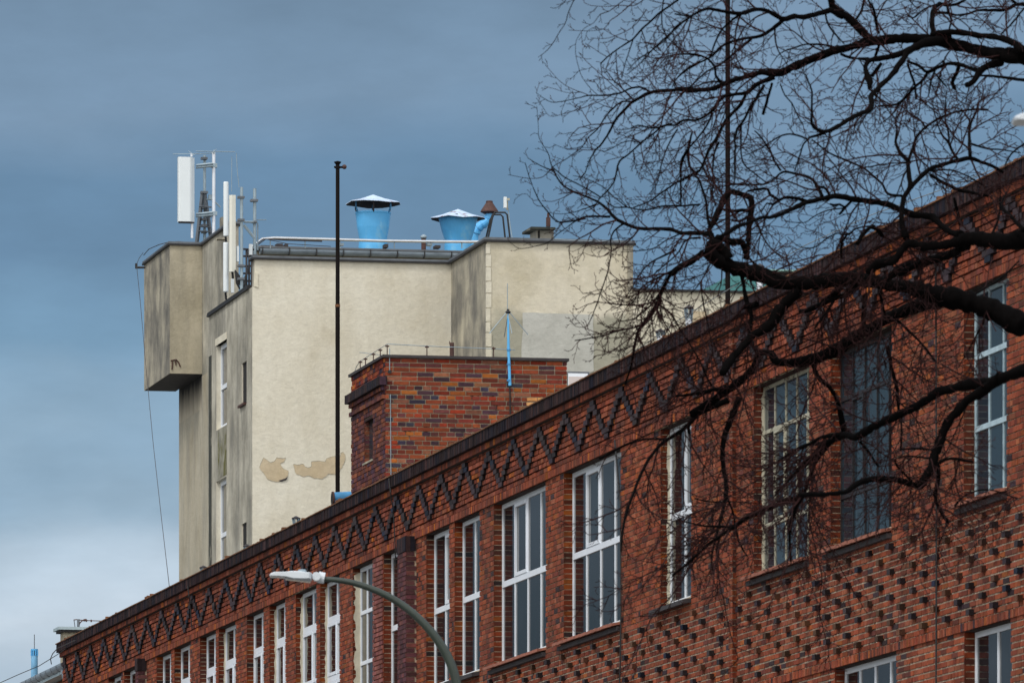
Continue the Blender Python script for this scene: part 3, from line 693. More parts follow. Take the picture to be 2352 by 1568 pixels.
# ---------------------------------------------------------------- blue cowls
def cowl(x0, x1, yb, yt, xb0, xb1, xc, yc0, yc1, rc, Y, lab, supports):
    t = pair('blue_cowl', lab, 'roof vent', xc, yb, Y); o = at(xc, yb, Y); s = Y / F
    rb_, rt = (xb1 - xb0) / 2 * s, (x1 - x0) / 2 * s; zb, zt_ = zat(yb, Y), zat(yt, Y)
    mb = MB(); mb.lathe(o[0], o[1], [(rb_ * 1.0, zb - .35), (rb_, zb), (rb_ * .97, zb + (zt_ - zb) * .14), (rb_ * .92, zb + (zt_ - zb) * .15), (rb_ + (rt - rb_) * .5, zb + (zt_ - zb) * .55), (rt, zt_ - .06), (rt + .012, zt_ - .03), (rt + .012, zt_), (rt - .02, zt_), (rt - .04, zt_ - .12), (.02, zt_ - .14)], 32); mb.build('body', M_BLUE, t, smooth=False)
    zc0, zc1 = zat(yc1, Y), zat(yc0, Y); R0 = rc * s
    mb = MB(); vs = []; fs = []; n = 12
    for r, z, dz in ((0.0, zc1, 0), (R0 * .55, zc0 + (zc1 - zc0) * .42, .01), (R0, zc0, .03)):
        for k in range(n): an_ = 2 * math.pi * k / n; vs.append((o[0] + r * math.cos(an_), o[1] + r * math.sin(an_), z + RU(-dz, dz)))
    vs2 = [(a_, b_, c_ - .012) for a_, b_, c_ in vs]
    for i in range(2):
        for k in range(n): k2 = (k + 1) % n; fs.append((i * n + k, (i + 1) * n + k, (i + 1) * n + k2, i * n + k2))
    m_ = len(vs); f2 = [tuple(reversed([q_ + m_ for q_ in f])) for f in fs]; rim = [(2 * n + k, m_ + 2 * n + k, m_ + 2 * n + (k + 1) % n, 2 * n + (k + 1) % n) for k in range(n)]
    mb.add(vs + vs2, fs + rim); mb.cur = 1; mb.add(vs2, [tuple(q_ - m_ for q_ in f) for f in f2]); mb.build('cap', [M_BLUEW, M_SLATE], t)  # cap underside gets a dark material, its shade painted in
    for k in range(supports):
        an_ = 2 * math.pi * (k + .35) / supports; c_, s_ = math.cos(an_), math.sin(an_); mb = MB()
        mb.tube([(o[0] + rt * .96 * c_, o[1] + rt * .96 * s_, zt_ - .04), (o[0] + rt * 1.04 * c_, o[1] + rt * 1.04 * s_, zt_), (o[0] + (rt * 1.0 + .06) * c_, o[1] + (rt + .06) * s_, (zt_ + zc0) / 2), (o[0] + R0 * .72 * c_, o[1] + R0 * .72 * s_, zc0 + .05)], .020, 5); mb.build('support', M_BLUED if k % 2 else M_SLATE, t)
    return t
cowl(816.5, 896.5, 566, 488, 824, 891, 857, 447, 468, 64, 184, 'left large blue cowl vent with a raised conical cap and open gap beneath', 6)
cowl(1009, 1097, 566, 500, 1021, 1084, 1052, 480, 503, 64, 184.5, 'right blue cowl vent with its conical cap pressed low on the body', 5)
# bent blue duct with rusty cone
t = pair('bent_duct', 'bent blue duct ending in a small rusty cone beside the right cowl', 'duct', 1095, 560, 186)
mb = MB(); q = lambda x, y, Y=186: at(x, y, Y)
mb.tube([q(1090, 575), q(1090, 545), q(1093, 530), q(1102, 520), q(1118, 508), q(1123, 500), q(1124, 490)], [.09, .09, .095, .10, .105, .10, .09], 14); mb.build('duct', M_BLUE, t)
mb = MB()
for a_, b_ in (((1092, 536), (1094, 530)), ((1098, 524), (1102, 520)), ((1108, 516), (1112, 513)), ((1121, 503), (1122.5, 500))): mb.tube([q(*a_), q(*b_)], .118, 14)
mb.build('collar', M_BLUE, t)
o = q(1124, 490); s = 186 / F; mb = MB(); mb.lathe(o[0], o[1], [(13 * s, zat(491, 186)), (21 * s, zat(487, 186)), (20 * s, zat(484, 186)), (8 * s, zat(466, 186)), (8 * s, zat(462, 186)), (5 * s, zat(461, 186))], 20); mb.build('cone_cap', M_RUSTC, t)
# black tube frame
t = pair('pipe_stand', 'black bent tube frame standing beside the rusty cone', 'stand', 1125, 553, 184)
for dx, dy, Y in ((0, 0, 184), (-5, 5, 184.8)):
    mb = MB(); mb.tube([at(1120 + dx, 553, Y), at(1131 + dx, 500 + dy, Y), at(1136 + dx, 488 + dy, Y), at(1160 + dx * 2, 488 + dy, Y), at(1165 + dx * 2, 493 + dy, Y), at(1172 + dx * 2.2, 553, Y)], .022, 7); mb.build('tube', M_BLACK, t)
# little panel antenna
t = pair('panel_antenna', 'small white rectangular panel antenna on a thin mast above the chimney wing', 'antenna', 1166, 553, 182)
mb = MB(); slab(mb, 1157.5, 1164, 452, 477, 182, .07); mb.build('panel', M_ANTW, t)
mb = MB(); slab(mb, 1164.5, 1171, 455, 460, 182, .05); slab(mb, 1163, 1167, 462, 482, 182.1, .03); mb.build('mount', M_CREAMF, t)
mb = MB(); mb.tube([at(1167, 478, 182.2), at(1172, 520, 182.2), at(1178, 556, 182.2)], .012, 5); mb.build('mast', M_GALV, t)
# little pipe vent on rear roof
t = pair('pipe_vent', 'small capped pipe vent between the two blue cowls', 'roof vent', 973, 566, 182)
o = at(973, 566, 182); s = 182 / F
mb = MB(); mb.lathe(o[0], o[1], [(5.5 * s, zat(590, 182)), (5.5 * s, zat(547, 182))], 12); mb.build('pipe', M_RUSTC, t)
mb = MB(); mb.lathe(o[0], o[1], [(6 * s, zat(548, 182)), (8 * s, zat(545, 182)), (7.5 * s, zat(542.5, 182)), (2 * s, zat(538.5, 182))], 12); mb.build('cap', M_GALV, t)
# beige chimney on the wing
t = pair('rendered_chimney', 'small square rendered chimney with a flat slab and rusty pipe on the wing roof', 'chimney', 1220, 556, 169.5)
mb = MB(); slab(mb, 1232, 1272, 525, 558, 169.8, .7); mb.build('stack', [M_ST_L], t)
mb = MB(); slab(mb, 1220, 1276, 520.5, 526, 169.6, 1.0); mb.build('slab_cap', M_SOOT, t)
mb = MB(); slab(mb, 1236, 1240, 530, 548, 169.78, .02); mb.build('flue_slot', M_DARKIN, t)
mb = MB(); slab(mb, 1256, 1264.5, 499, 520, 170, .09); slab(mb, 1257.5, 1262, 489, 498.5, 170.03, .05); mb.build('rusty_pipe', M_RUSTC, t)
wire('roof_wire', 'thin sagging wire on short pins along the wing roof edge', [at(1275, 549, 169), at(1320, 552, 169), at(1385, 553.5, 169), at(1425, 551.5, 169), at(1425, 560, 169)], .008, M_GALV)
# boxes / vents right building
UFB = at(1452, 0, 176)[1]; vf0 = VF(1440, UFB); vf1 = VF(1830, UFB); ztf = zat(671, froY(1600, UFB))
cb = thing('cream_building', 'pale cream rendered building with a black roof edge to the right of the tower', 'building', (vf0, UFB, 0))
mb = MB(); mb.box(vf0, vf1, UFB, UFB + 8, 0, ztf); mb.build('wall', M_ST_W, cb)
mb = MB(); mb.box(vf0, vf1 + .1, UFB - .1, UFB + 8, ztf + .001, ztf + .045); mb.build('roof_edge', M_FLASHD, cb)
def onF(x, y): return (VF(x, UFB), zat(y, froY(x, UFB)))
for x0, y0, x1, y1 in ((1509, 719, 1523, 735),):
    a, b = onF(x0, y0), onF(x1, y1); mb = MB(); mb.box(a[0], b[0], UFB - .02, UFB - .004, b[1], a[1]); o_ = mb.build('wall_hatch', M_CREAMF, cb)
    mb = MB(); mb.box(a[0] + .025, b[0] - .02, UFB - .026, UFB - .021, b[1] + .02, a[1] - .025); mb.build('hatch_opening', M_DARKIN, o_)
for x, y, r in ((1497, 768, 4), (1545, 722, 5), (1492, 722, 5), (1622, 715, 7)):
    mb = MB(); mb.prism([(onF(x + r * RU(.7, 1.3) * math.cos(t_), 0)[0], onF(x, y + 1.7 * r * RU(.7, 1.2) * math.sin(t_))[1]) for t_ in [k * .785 for k in range(8)]], 1, UFB - .008, UFB - .004); mb.build('wall_stain', M_ST_G, cb)
a, b = onF(1592, 715), onF(1622, 760); mb = MB(); mb.box(a[0], b[0], UFB - .012, UFB - .004, b[1], a[1]); mb.build('buff_panel', M_OCHRE, cb)
# teal structures
t = pair('teal_roof_unit', 'teal clad roof unit behind the brown mast above the cream building', 'roof structure', 1690, 668, 190)
mb = MB(); slab(mb, 1678, 1800, 632, 690, 190, 4); mb.build('cladding', M_TEAL, t)
mb = MB(); slab(mb, 1676, 1830, 616, 619, 188, .3); slab(mb, 1771, 1774, 619, 640, 188.1, .1); slab(mb, 1846, 1849, 619, 640, 188.1, .1); slab(mb, 1700, 1900, 616.5, 618.8, 188.4, .3); mb.build('rail', M_TEALL, t)
mb = MB(); slab(mb, 1740, 1900, 620, 650, 188.6, .2); mb.build('dark_louvre', M_SLATE, t)
# ---------------------------------------------------------------- antennas on the tower
def mast(name, lab, x, yb, yt, Y, r, mat, cat='antenna mast', **kw):
    o = at(x, yb, Y); t = thing(name, lab, cat, o, **kw); mb = MB(); mb.tube([o, (o[0], o[1], zat(yt, Y))], r, 10); mb.build('pole', mat, t); return t, o
YM = 190
t, o = mast('antenna_mast', 'bright slim antenna mast with crossed rods on top, beside the large white panel', 491, 552, 350, YM, .042, M_SILV)
mb = MB()
for xa, xb, y in ((450, 540, 348),): mb.tube([at(xa, y - .5, YM), at(xb, y + 1, YM)], .010, 4)
mb.tube([at(484, 352, YM - .3), at(497, 343, YM + .4)], .012, 4); mb.tube([at(452, 354, YM), at(488, 352, YM)], .008, 4); mb.build('rods', M_GALV, t)
mb = MB(); mb.tube([at(490, 350.5, YM), at(493, 350.5, YM)], .06, 6); mb.build('hub', M_GALV, t)
for y in (380, 490): mb = MB(); slab(mb, 485, 499, y - 5, y + 4, YM - .06, .14); mb.build('clamp', M_GALV, t)
mb = MB()
for y in (376, 488):
    A = at(450, y + 4, YM - .1); B = at(489, y, YM - .1); mb.tube([A, B], .03, 4); mb.tube([(A[0], A[1], A[2] - .06), (B[0], B[1], B[2] - .06)], .024, 4)
mb.build('bracket_arm', M_GALV, t)
t = pair('sector_antenna', 'large white box sector antenna at the far left of the tower roof', 'antenna', 430, 508, YM - .4)
a = at(410.5, 508, YM - .4); mb = MB(); v1_ = VF(449, a[1]); vm = VF(438, a[1])
z0, z1 = zat(508, YM - .4), zat(360, YM - .4)
mb.prism([(a[0], a[1] + .04), (a[0] + .03, a[1]), (vm - .02, a[1]), (vm + .02, a[1] + .02), (v1_, a[1] + .16), (v1_, a[1] + .2), (a[0], a[1] + .2)], 2, z0, z1); mb.build('shell', M_ANTW, t)
mb = MB(); mb.box(a[0] + .02, v1_ - .02, a[1] + .04, a[1] + .18, z0 - .03, z0 - .002); mb.build('base_plate', M_SLATE, t)
mb = MB(); mb.tube([at(441, 508, YM - .2), at(441, 547, YM - .2)], .034, 8); mb.tube([at(440, 360, YM - .2), at(440, 353, YM - .2)], .03, 8); mb.build('pole', M_SILV, t)
mb = MB(); mb.tube([at(397, 354, YM - .2), at(457, 353, YM - .2)], .009, 4); mb.tube([at(433, 347, YM), at(447, 357, YM - .4)], .009, 4); mb.build('rods', M_GALV, t)
t, o = mast('lattice_mast', 'grey lattice mast with dark sloping legs behind the large white panel', 470, 558, 357, YM + .6, .036, M_GALV)
mb = MB()
for pa, pb in (((465, 445), (452, 558)), ((470, 445), (486, 556))): mb.tube([at(*pa, YM + .5), at(*pb, YM + .5)], .05, 4)
for y in (474, 496, 520, 531): mb.tube([at(457, y, YM + .4), at(486, y + 2, YM + .4)], .018, 4)
mb.build('leg', M_FLASH, t)
for y, w_ in ((363, 7), (378, 6), (441, 8), (476, 6), (503, 6), (517, 6), (532, 6)): mb = MB(); slab(mb, 470 - w_, 470 + w_, y - 2.5, y + 2.5, YM + .4, .16); mb.build('clamp', M_FLASH, t)
t = pair('rooftop_camera', 'small grey box bracketed to the lattice mast', 'box', 482, 450, YM + .3)
mb = MB(); slab(mb, 480, 487, 447, 458, YM + .3, .12); mb.build('housing', M_GALV, t); mb = MB(); mb.tube([at(474, 458, YM + .4), at(488, 458, YM + .4), at(506, 476, YM + .4)], .022, 5); mb.build('brace', M_GALV, t)
YN = 177
def cyl(name, lab, x0, x1, yt, yb, Y, mat, extra=None, rd=True):
    s = Y / F; r = (x1 - x0) / 2 * s; o = at((x0 + x1) / 2, yb, Y); t = thing(name, lab, 'antenna', o); mb = MB()
    if rd: mb.lathe(o[0], o[1], [(r * .8, o[2]), (r, o[2] + .02), (r, zat(yt, Y) - .02), (r * .85, zat(yt, Y))], 16)
    else:
        z1 = zat(yt, Y); mb.prism([(o[0] - r, o[1]), (o[0] - r * .3, o[1] - r * .2), (o[0] + r, o[1]), (o[0] + r, o[1] + r * 1.6), (o[0] - r, o[1] + r * 1.6)], 2, o[2], z1)
    mb.build('shell', mat, t, smooth=False); mb = MB(); mb.tube([(o[0], o[1] + .05, o[2]), (o[0] + .02, o[1] + .08, o[2] - .16)], .025, 6); mb.build('cable_tail', M_BLACK, t); return t
cyl('tube_antenna', 'tall white round antenna tube, upper of the two stacked tubes', 513, 525, 418, 543, YN + .6, M_ANTW)
cyl('tube_antenna', 'lower white round antenna tube hanging over the low parapet', 512.5, 525, 557, 671, YN - 1, M_ANTW)
cyl('narrow_antenna', 'narrow cream antenna shell in front of the grey masts', 527.5, 541.5, 448, 624, YN - 1.2, M_ANTC, rd=False)
t, o = mast('grey_mast', 'thick grey mast directly right of the cream antenna shell', 555, 690, 430, YN - 1.4, .035, M_GALV)
for y in (453, 505, 610, 640): mb = MB(); slab(mb, 547, 562, y - 3, y + 2, YN - 1.5, .14); mb.build('clamp', M_FLASH, t)
mb = MB(); mb.tube([at(543, 352, YN - 1.3), at(545, 392, YN - 1.3), at(549, 430, YN - 1.3)], .008, 4); mb.tube([at(532.5, 360, YN - 1.2), at(532, 440, YN - 1.2)], .007, 4); mb.build('whip', M_GALV, t)
t, o = mast('clamped_mast', 'rightmost grey mast of the antenna group with a collar near its top', 585, 600, 433, YN - .6, .038, M_GALV)
for q_ in ((577, 593, 457, 462), (579, 591, 507, 511), (579, 592, 584, 590)): mb = MB(); slab(mb, *q_, YN - .72, .18); mb.build('clamp', M_FLASH, t)
mb = MB(); mb.tube([at(560, 510, YN - .8), at(583, 510, YN - .8)], .025, 5); mb.tube([at(560, 517, YN - .8), at(584, 546, YN - .8)], .035, 5); mb.tube([at(590, 505, YN - .6), at(612, 505, YN - .6)], .010, 4); mb.tube([at(592, 512, YN - .5), at(592, 575, YN - .5)], .015, 4); mb.build('brace', M_GALV, t)
t = pair('mounting_rack', 'dark cluster of brackets and cables fixed behind the cream antenna', 'rack', 560, 660, YN - 1.3)
mb = MB()
for y in (572, 588, 612, 628, 645): mb.tube([at(555, y, YN - 1.1), at(583, y + RU(-4, 4), YN - .9)], .024, 5)
for x in (566, 572, 578): mb.tube([at(x, 575, YN - 1), at(x, 668, YN - 1.2)], .024, 5)
mb.build('bracket', M_SLATE, t)
mb = MB()
for k in range(5):
    x = 540 + k * 2.5; mb.tube([at(x, 620 + k * 3, YN - 1.3), at(x + 3, 650, YN - 1.3), at(x + 12 + RU(-3, 3), 664, YN - 1.3), at(x + 22, 640 - k * 8, YN - 1.1)], .017, 5)
mb.build('cable', M_BLACK, t); mb = MB(); mb.tube([at(530, 543, YN - .4), at(533, 560, YN - .4), at(533, 600, YN - .4)], .05, 6); mb.build('cable', M_BLACK, t)
for q_ in ((573, 580, 560, 585), (544, 549, 565, 600), (532, 538, 640, 672)): mb = MB(); slab(mb, *q_, YN - 1.15, .1); mb.build('small_panel', M_ANTW, t)
mb = MB(); slab(mb, 500, 522, 545, 549, YN + 1.5, .3); slab(mb, 509, 524, 498, 545, YM + 1, .3); mb.build('rear_cabinet', M_ST_G, t)
# tower wire with black arm
t = pair('insulator_bracket', 'short black arm with an insulator jutting from the projecting bay', 'bracket', 333, 614, 192)
mb = MB(); mb.tube([at(334, 614, 191.5), at(312, 614, 191.5)], .03, 5); mb.tube([at(313, 617, 191.5), at(313, 605, 191.5)], .03, 6); mb.build('arm', M_BLACK, t)
wire('lightning_wire', 'long thin wire running down the sky from the black arm to the factory roof', [at(329, 580, 191.5), at(320, 592, 191.5), at(313.5, 607, 191.4), at(322, 690, 190), at(334, 830, 186), at(352, 1020, 175), at(372, 1200, 160), at(390, 1356, 146)], [.007] * 8, M_SLATE)
mb_pts = [at(330, 586, 192), at(342, 572, 191.5), at(365, 562, 190.5), at(388, 556, 189.4), at(410, 555, 189.4), at(450, 558, 189.4)]
wire('ridge_wire', 'thin looping wire along the top edge of the projecting bay', mb_pts, .010, M_SLATE)
# ---------------------------------------------------------------- brick roof house
VB = Vc(22.5 + .68); UB = UF(885, VB); UB2 = UF(808, VB); vb1 = VF(1302, UB); YB = facY(885, VB)
ztb = zat(821, YB)
bh = thing('brick_roof_house', 'small mottled brick roof house with a projecting dark band on its left side', 'roof house', (VB, UB, ZR))
wy0, wy1 = zat(1058, facY(848, VB)), zat(963, facY(848, VB)); wu0, wu1 = UF(858, VB), UF(838, VB)
mb = MB(); mb.box(VB + .012, vb1 - .012, UB + .014, UB + .3, ZR, ztb); wallbody(mb, UB + .3, UB2, ZR, ztb, [(wu0, wu1, wy0, wy1)], VB + .012, VB + .3)
mb.box(vb1 - .3, vb1 - .0125, UB + .3, UB2, ZR, ztb); mb.box(VB + .3, vb1 - .3, UB2 - .25, UB2 - .002, ZR, ztb)
mb.build('mortar_bed', M_MORTB, bh)
mb = MB(); z = ztb; k = 0; CB = 10.5 * YB / F
hole = [(wu0, wu1, wy0, wy1)]
while z > ZR + .01:
    lo = max(z - CB, ZR - .02)
    top_ = k < 6
    st_ = 'S' if (top_ or k % 2 == 1) else 'H'
    course(mb, 'N', UB, VB, vb1, lo, z, st_, PAL_B, out=.005, joint=.0155, off=-(.13 if k % 4 in (1, 2) else .0) - (.065 if not top_ and st_ == 'H' else 0), jit=.003)
    zone_out = .012
    if 9 > k >= 8: zone_out = .05
    course(mb, 'F', VB, UB, UB2, lo, z, 'M', PAL_BL if k > 3 else PAL_B, hole, out=zone_out, joint=.011, jit=.005, off=-RU(0, .2))
    z = lo; k += 1
mb.build('brick_facing', M_BOXB, bh)
mb = MB(); zb1 = ztb - 5.6 * CB + .12; course(mb, 'F', VB, UB - .06, UB2 + .05, ztb - 6.1 * CB, ztb - 4.1 * CB, 'T', PAL_S, out=.11, back=.02, joint=.006)
mb.box(VB - .09, VB, UB - .045, UB2 + .04, ztb - 6.0 * CB, ztb - 4.2 * CB, (.06, .03, .03))
course(mb, 'N', UB - .06, VB - .1, VB + .0, ztb - 6.1 * CB, ztb - 4.1 * CB, 'H', PAL_BL, out=.008, back=.02)
course(mb, 'F', VB, UB, UB2 + .02, ztb - 7.1 * CB, ztb - 6.15 * CB, 'M', PAL_BL, out=.055, back=.02)
mb.build('projecting_band', M_BOXB, bh)
mb = MB(); mb.box(VB - .05, vb1 + .03, UB - .05, UB2 + .06, ztb + .002, ztb + .045); mb.build('coping', M_SLATE, bh)
mb = MB(); mb.box(VB + .075, VB + .15, wu0, wu1, wy0, wy1); w_ = mb.build('window', M_DARKIN, bh)
mb = MB(); mb.box(VB + .05, VB + .074, wu0 + .1, wu0 + .2, wy0, wy1); mb.box(VB + .066, VB + .0745, wu0 + .2, wu1 - .05, wy0 + .05, wy1 - .05); mb.build('pane', M_GLASSO, w_)
mb = MB(); mb.box(VB - .03, VB + .12, wu0 - .03, wu1 + .08, wy0 - .035, wy0 - .004); mb.build('sill', M_ST_G, w_)
mb = MB(); mb.box(VB - .008, VB + .08, wu0 - .02, wu1, wy1 - .006, wy1 + .03, (.04, .02, .02)); mb.build('lintel', M_BOXB, w_)
mb = MB(); s_ = UB - .02
for x, y0, y1 in ((894, 811, 850), (895, 812, 826)): pass
mb.tube([(VF(895, s_), s_, zat(800, YB)), (VF(895, s_), s_, zat(850, YB))], .007, 4); mb.tube([(VF(897, s_), s_, zat(905, YB)), (VF(898, s_), s_, zat(1100, YB))], .007, 4); mb.build('earth_wire', M_GALV, bh)
mb = MB(); mb.box(VF(891, s_), VF(899, s_), s_ - .01, s_, zat(857, YB), zat(850, YB)); mb.build('wire_clamp', M_BLACK, bh)
mb = MB(); zz = wy1
while zz > wy0: brick(mb, 'N', wu1, VB - .004, VB + .125, max(zz - CB + .006, wy0), zz - .005, .012, .004, pick(PAL_BL)); zz -= CB
mb.build('jamb', M_BOXB, w_)
# sooty trickle and pale eroded bricks under the mast
mb = MB(); mb.tube([(VF(1171, s_), s_, zat(880, YB)), (VF(1172, s_), s_, zat(940, YB)), (VF(1176, s_), s_, zat(1000, YB))], .012, 4); mb.build('dark_cable', M_BLACK, bh)
for i in range(34):
    x = RU(1215, 1296); y = 905 + (1296 - x) * .15 + RU(0, 60)
    kk = round((ztb - zat(y, YB)) / CB); zz = ztb - kk * CB
    v = VF(x, UB); 
mb = MB()
for kk in range(8, 18):
    zz = ztb - kk * CB; v = VF(1210 - (kk - 8) * 3 + RU(-8, 8), UB)
    while v < vb1 - .1:
        L = RU(.11, .25); brick(mb, 'N', UB, v, min(v + L, vb1), zz - CB + .006 + RU(0, .008), zz - .006 - RU(0, .006), .017 + RU(0, .004), .0, pick([((.56, .32, .13), 12), ((.50, .25, .09), 8), ((.30, .10, .05), 3), ((.10, .05, .04), 2)])); v += L + .014
mb.build('eroded_bricks', M_BOXB, bh)
# posts and wire on the roof house
pw = thing('post_wire', 'thin wire carried on small rusty posts around the top of the brick roof house', 'wire', (VB + .05, UB + .1, ztb + .05))
PZ = ztb + .045
posts = [(VF(982, UB), UB + .05), (VF(1135, UB), UB + .05), (VB + .04, UB + .05)] + [(VB + .04, UF(x, VB)) for x in (868, 852, 834, 822)]
for v, u in posts: mb = MB(); mb.tube([(v, u, PZ), (v, u, PZ + .17)], .009, 5); mb.box(v - .03, v + .03, u - .02, u + .02, PZ + .135, PZ + .155); mb.build('post', M_RUSTC, pw)
mb = MB(); q = [(VB + .0, UF(812, VB), PZ - .02), (VB + .02, UF(816, VB), PZ + .1), (VB + .04, UF(822, VB), PZ + .16), (VB + .04, UF(852, VB), PZ + .17), (VB + .04, UB + .05, PZ + .18), (VF(982, UB), UB + .05, PZ + .16), (VF(1135, UB), UB + .05, PZ + .14), (VF(1185, UB), UB + .05, PZ + .13)]
mb.tube(q, .006, 4); mb.tube([(VB - .15, UF(846, VB), PZ + .2), (VB + .35, UF(846, VB) + .1, PZ + .16)], .005, 4); mb.build('wire', M_GALV, pw)
t = thing('stub_pipe', 'short dark stub pipe on top of the brick roof house', 'pipe', (VF(1046, UB), UB + .3, PZ)); o = ORG[t]
mb = MB(); mb.lathe(o[0], o[1], [(.036, PZ - .04), (.036, PZ + .25)], 10); mb.box(o[0] - .042, o[0] - .03, o[1] - .01, o[1] + .01, PZ + .22, PZ + .275); mb.build('pipe', M_RUSTC, t)
# blue mast with radial rods
t = thing('ground_plane_antenna', 'slim blue mast with a thin whip and drooping radial rods on the brick roof house', 'antenna', (VF(1170, UB), UB - .04, zat(880, YB))); o = ORG[t]; s = YB / F
mb = MB(); mb.tube([o, (VF(1168, o[1]), o[1], zat(800, YB)), (VF(1167, o[1]), o[1], zat(712, YB))], [.026, .024, .012], 8); mb.build('mast', M_BLUE, t)
P = lambda x, y, du=0: (VF(x, o[1]) , o[1] + du, zat(y, YB))
mb = MB()
for y in (798, 831, 868): mb = MB(); mb.lathe(P(1168.5, 0)[0], o[1], [(.034, zat(y + 2, YB)), (.034, zat(y - 2, YB))], 8); mb.build('clamp', M_BLUED, t)
mb = MB(); mb.lathe(P(1167, 0)[0], o[1], [(.03, zat(714, YB)), (.05, zat(711, YB)), (.02, zat(707, YB)), (.02, zat(704, YB))], 8); mb.build('hub', M_BLACK, t)
mb = MB(); mb.tube([P(1165.5, 706), P(1165.5, 645)], .006, 4); mb.tube([P(1164, 711), P(1124, 761, -.0)], .006, 4); mb.tube([P(1170, 711), P(1213, 762)], .006, 4); mb.tube([P(1166, 712), P(1162, 768, -.5)], .006, 4); mb.tube([P(1168, 712), P(1172, 760, .5)], .006, 4); mb.build('rod', M_GALV, t)
# blue pipe outlet beside the roof house
YP = facY(808, VB) + .3
t = pair('blue_pipe_outlet', 'short rust-flecked blue pipe pointing left beside the brick roof house', 'pipe', 785, 1165, YP)
a, b = at(766, 1145, YP), at(812, 1142, YP); r = 15 * YP / F; U_ = a[1]
mb = MB(); mb.tube([a, (b[0], U_, b[2])], r, 24); mb.build('pipe', M_BLUED, t)
mb = MB(); mb.tube([(a[0] - .025, U_, a[2]), (a[0], U_, a[2])], r * 1.12, 24); mb.build('flange', M_RUSTC, t)
mb = MB(); mb.tube([(a[0] - .028, U_, a[2]), (a[0] - .026, U_, a[2])], r * .95, 24); mb.build('mouth', M_DARKIN, t)
mb = MB(); mb.tube([at(768, 1162, YP - .1), at(768, 1185, YP - .1)], .02, 6); mb.tube([at(795, 1162, YP), at(795, 1185, YP)], .02, 6); mb.build('leg', M_RUSTC, t)
# small roof vents along the parapet
def rvent(x, yt, yb, Y, w, lab, group='small metal flue caps along the parapet'):
    w *= 1.12; yt -= 3; yb -= 2; o = at(x, yb + 14, Y); s = Y / F; t = thing('flue_cap', lab, 'flue cap', o, group=group); H = zat(yt, Y); Hb = zat(yb, Y)
    mb = MB(); mb.lathe(o[0], o[1], [(w * s * .75, o[2] - .3), (w * s * .75, Hb), (w * s * .66, Hb + .02)], 14); mb.build('pipe', M_SILV, t)
    mb = MB()
    for k in range(6): an_ = k * 1.047; mb.tube([(o[0] + w * s * .62 * math.cos(an_), o[1] + w * s * .62 * math.sin(an_), Hb), (o[0] + w * s * .95 * math.cos(an_), o[1] + w * s * .95 * math.sin(an_), H)], .012, 4)
    mb.build('strut', M_GALV, t)
    mb = MB(); mb.lathe(o[0], o[1], [(w * s * 1.15, H), (w * s * 1.15, H + .015), (w * s * .1, H + .05)], 14); mb.build('cap', M_SLATE, t)
yf = lambda x: facY(x, .8)
rvent(680, 1194, 1207, yf(680), 8, 'double topped metal flue cap above the peeling tower wall')
rvent(467.5, 1307, 1316, yf(467), 7.5, 'open strutted flue cap below the narrow tower windows, far left of its row')
rvent(567, 1258, 1268, yf(567), 7, 'flue cap barely showing above the parapet left of the double topped one')
rvent(1245, 929, 938, yf(1245), 7, 'low flue cap against the mottled roof house bricks')
rvent(1582, 712, 738, yf(1582), 9, 'tall ribbed silver flue cap in front of the cream building')
rvent(1517, 766, 778, yf(1517), 9, 'short wide flue cap left of the tall ribbed one')
rvent(1745, 617, 628, yf(1745), 9, 'flue cap on the parapet beside the teal unit')
t = pair('cowl_hood', 'small rusty hood peeping over the parapet at the tower foot', 'hood', 484, 1345, yf(484))
mb = MB(); Y_ = yf(484); mb.tube([at(475, 1327, Y_), at(479, 1320, Y_), at(486, 1318, Y_), at(491, 1323, Y_)], .035, 6); mb.tube([at(484, 1320, Y_), at(484, 1350, Y_)], .02, 5); mb.build('hood', M_RUSTC, t)
t = pair('parapet_stub', 'tiny dark stub on the parapet against the pale sky', 'stub', 343, 1386, yf(343))
mb = MB(); Y_ = yf(343); mb.tube([at(336, 1380, Y_), at(345, 1382, Y_), at(349, 1386, Y_)], .022, 5); mb.build('stub', M_RUSTC, t)
# parapet wire and loops
Yw = lambda x: facY(x, .05)
wire('parapet_wire', 'long thin lightning wire running along the parapet top', [at(x, 1550 - .5 * x - d, Yw(x)) for x, d in ((455, -2), (520, 3), (700, 3), (900, 3), (1100, 3), (1300, 4), (1450, 12), (1560, 36), (1700, 52), (1850, 62), (2000, 56), (2200, 28), (2352, 14))], .006, M_GALV)
wire('looping_cable', 'black looping cable arching over the parapet left of the silver flue caps', [at(1441, 830, Yw(1441)), at(1444, 818, Yw(1441)), at(1456, 807, Yw(1450)), at(1475, 797, Yw(1470)), at(1500, 789, Yw(1500)), at(1525, 784, Yw(1525)), at(1570, 763, Yw(1560))], .010, M_SLATE, 'cable')
wire('bracket_stay', 'short yellowed stay post holding the looping cable on the parapet', [at(1531, 800, Yw(1531)), at(1531, 784, Yw(1531))], .018, M_CREAMF, 'post')
wire('parapet_loop', 'thin loop of wire lying on the parapet above the leftmost windows', [at(419, 1345, Yw(419)), at(425, 1338, Yw(425)), at(440, 1330, Yw(440)), at(456, 1325, Yw(456)), at(470, 1318, Yw(470))], .009, M_SLATE)
wire('facade_cable', 'thin dark cable running down the brick facade right of the widest white window', [at(1412, 1010, facY(1412, -.07)), at(1425, 1160, facY(1425, -.03)), at(1426, 1440, facY(1426, -.03)), at(1422, 1640, facY(1422, -.03))], .012, M_BLACK, 'cable', group=None)
wire('facade_cable', 'thin dark cable running down the facade beside the blue framed window', [at(2149, 560, facY(2149, -.18)), at(2150, 760, facY(2150, -.04)), at(2151, 1200, facY(2151, -.04)), at(2150, 1600, facY(2150, -.04))], .011, M_BLACK, 'cable')
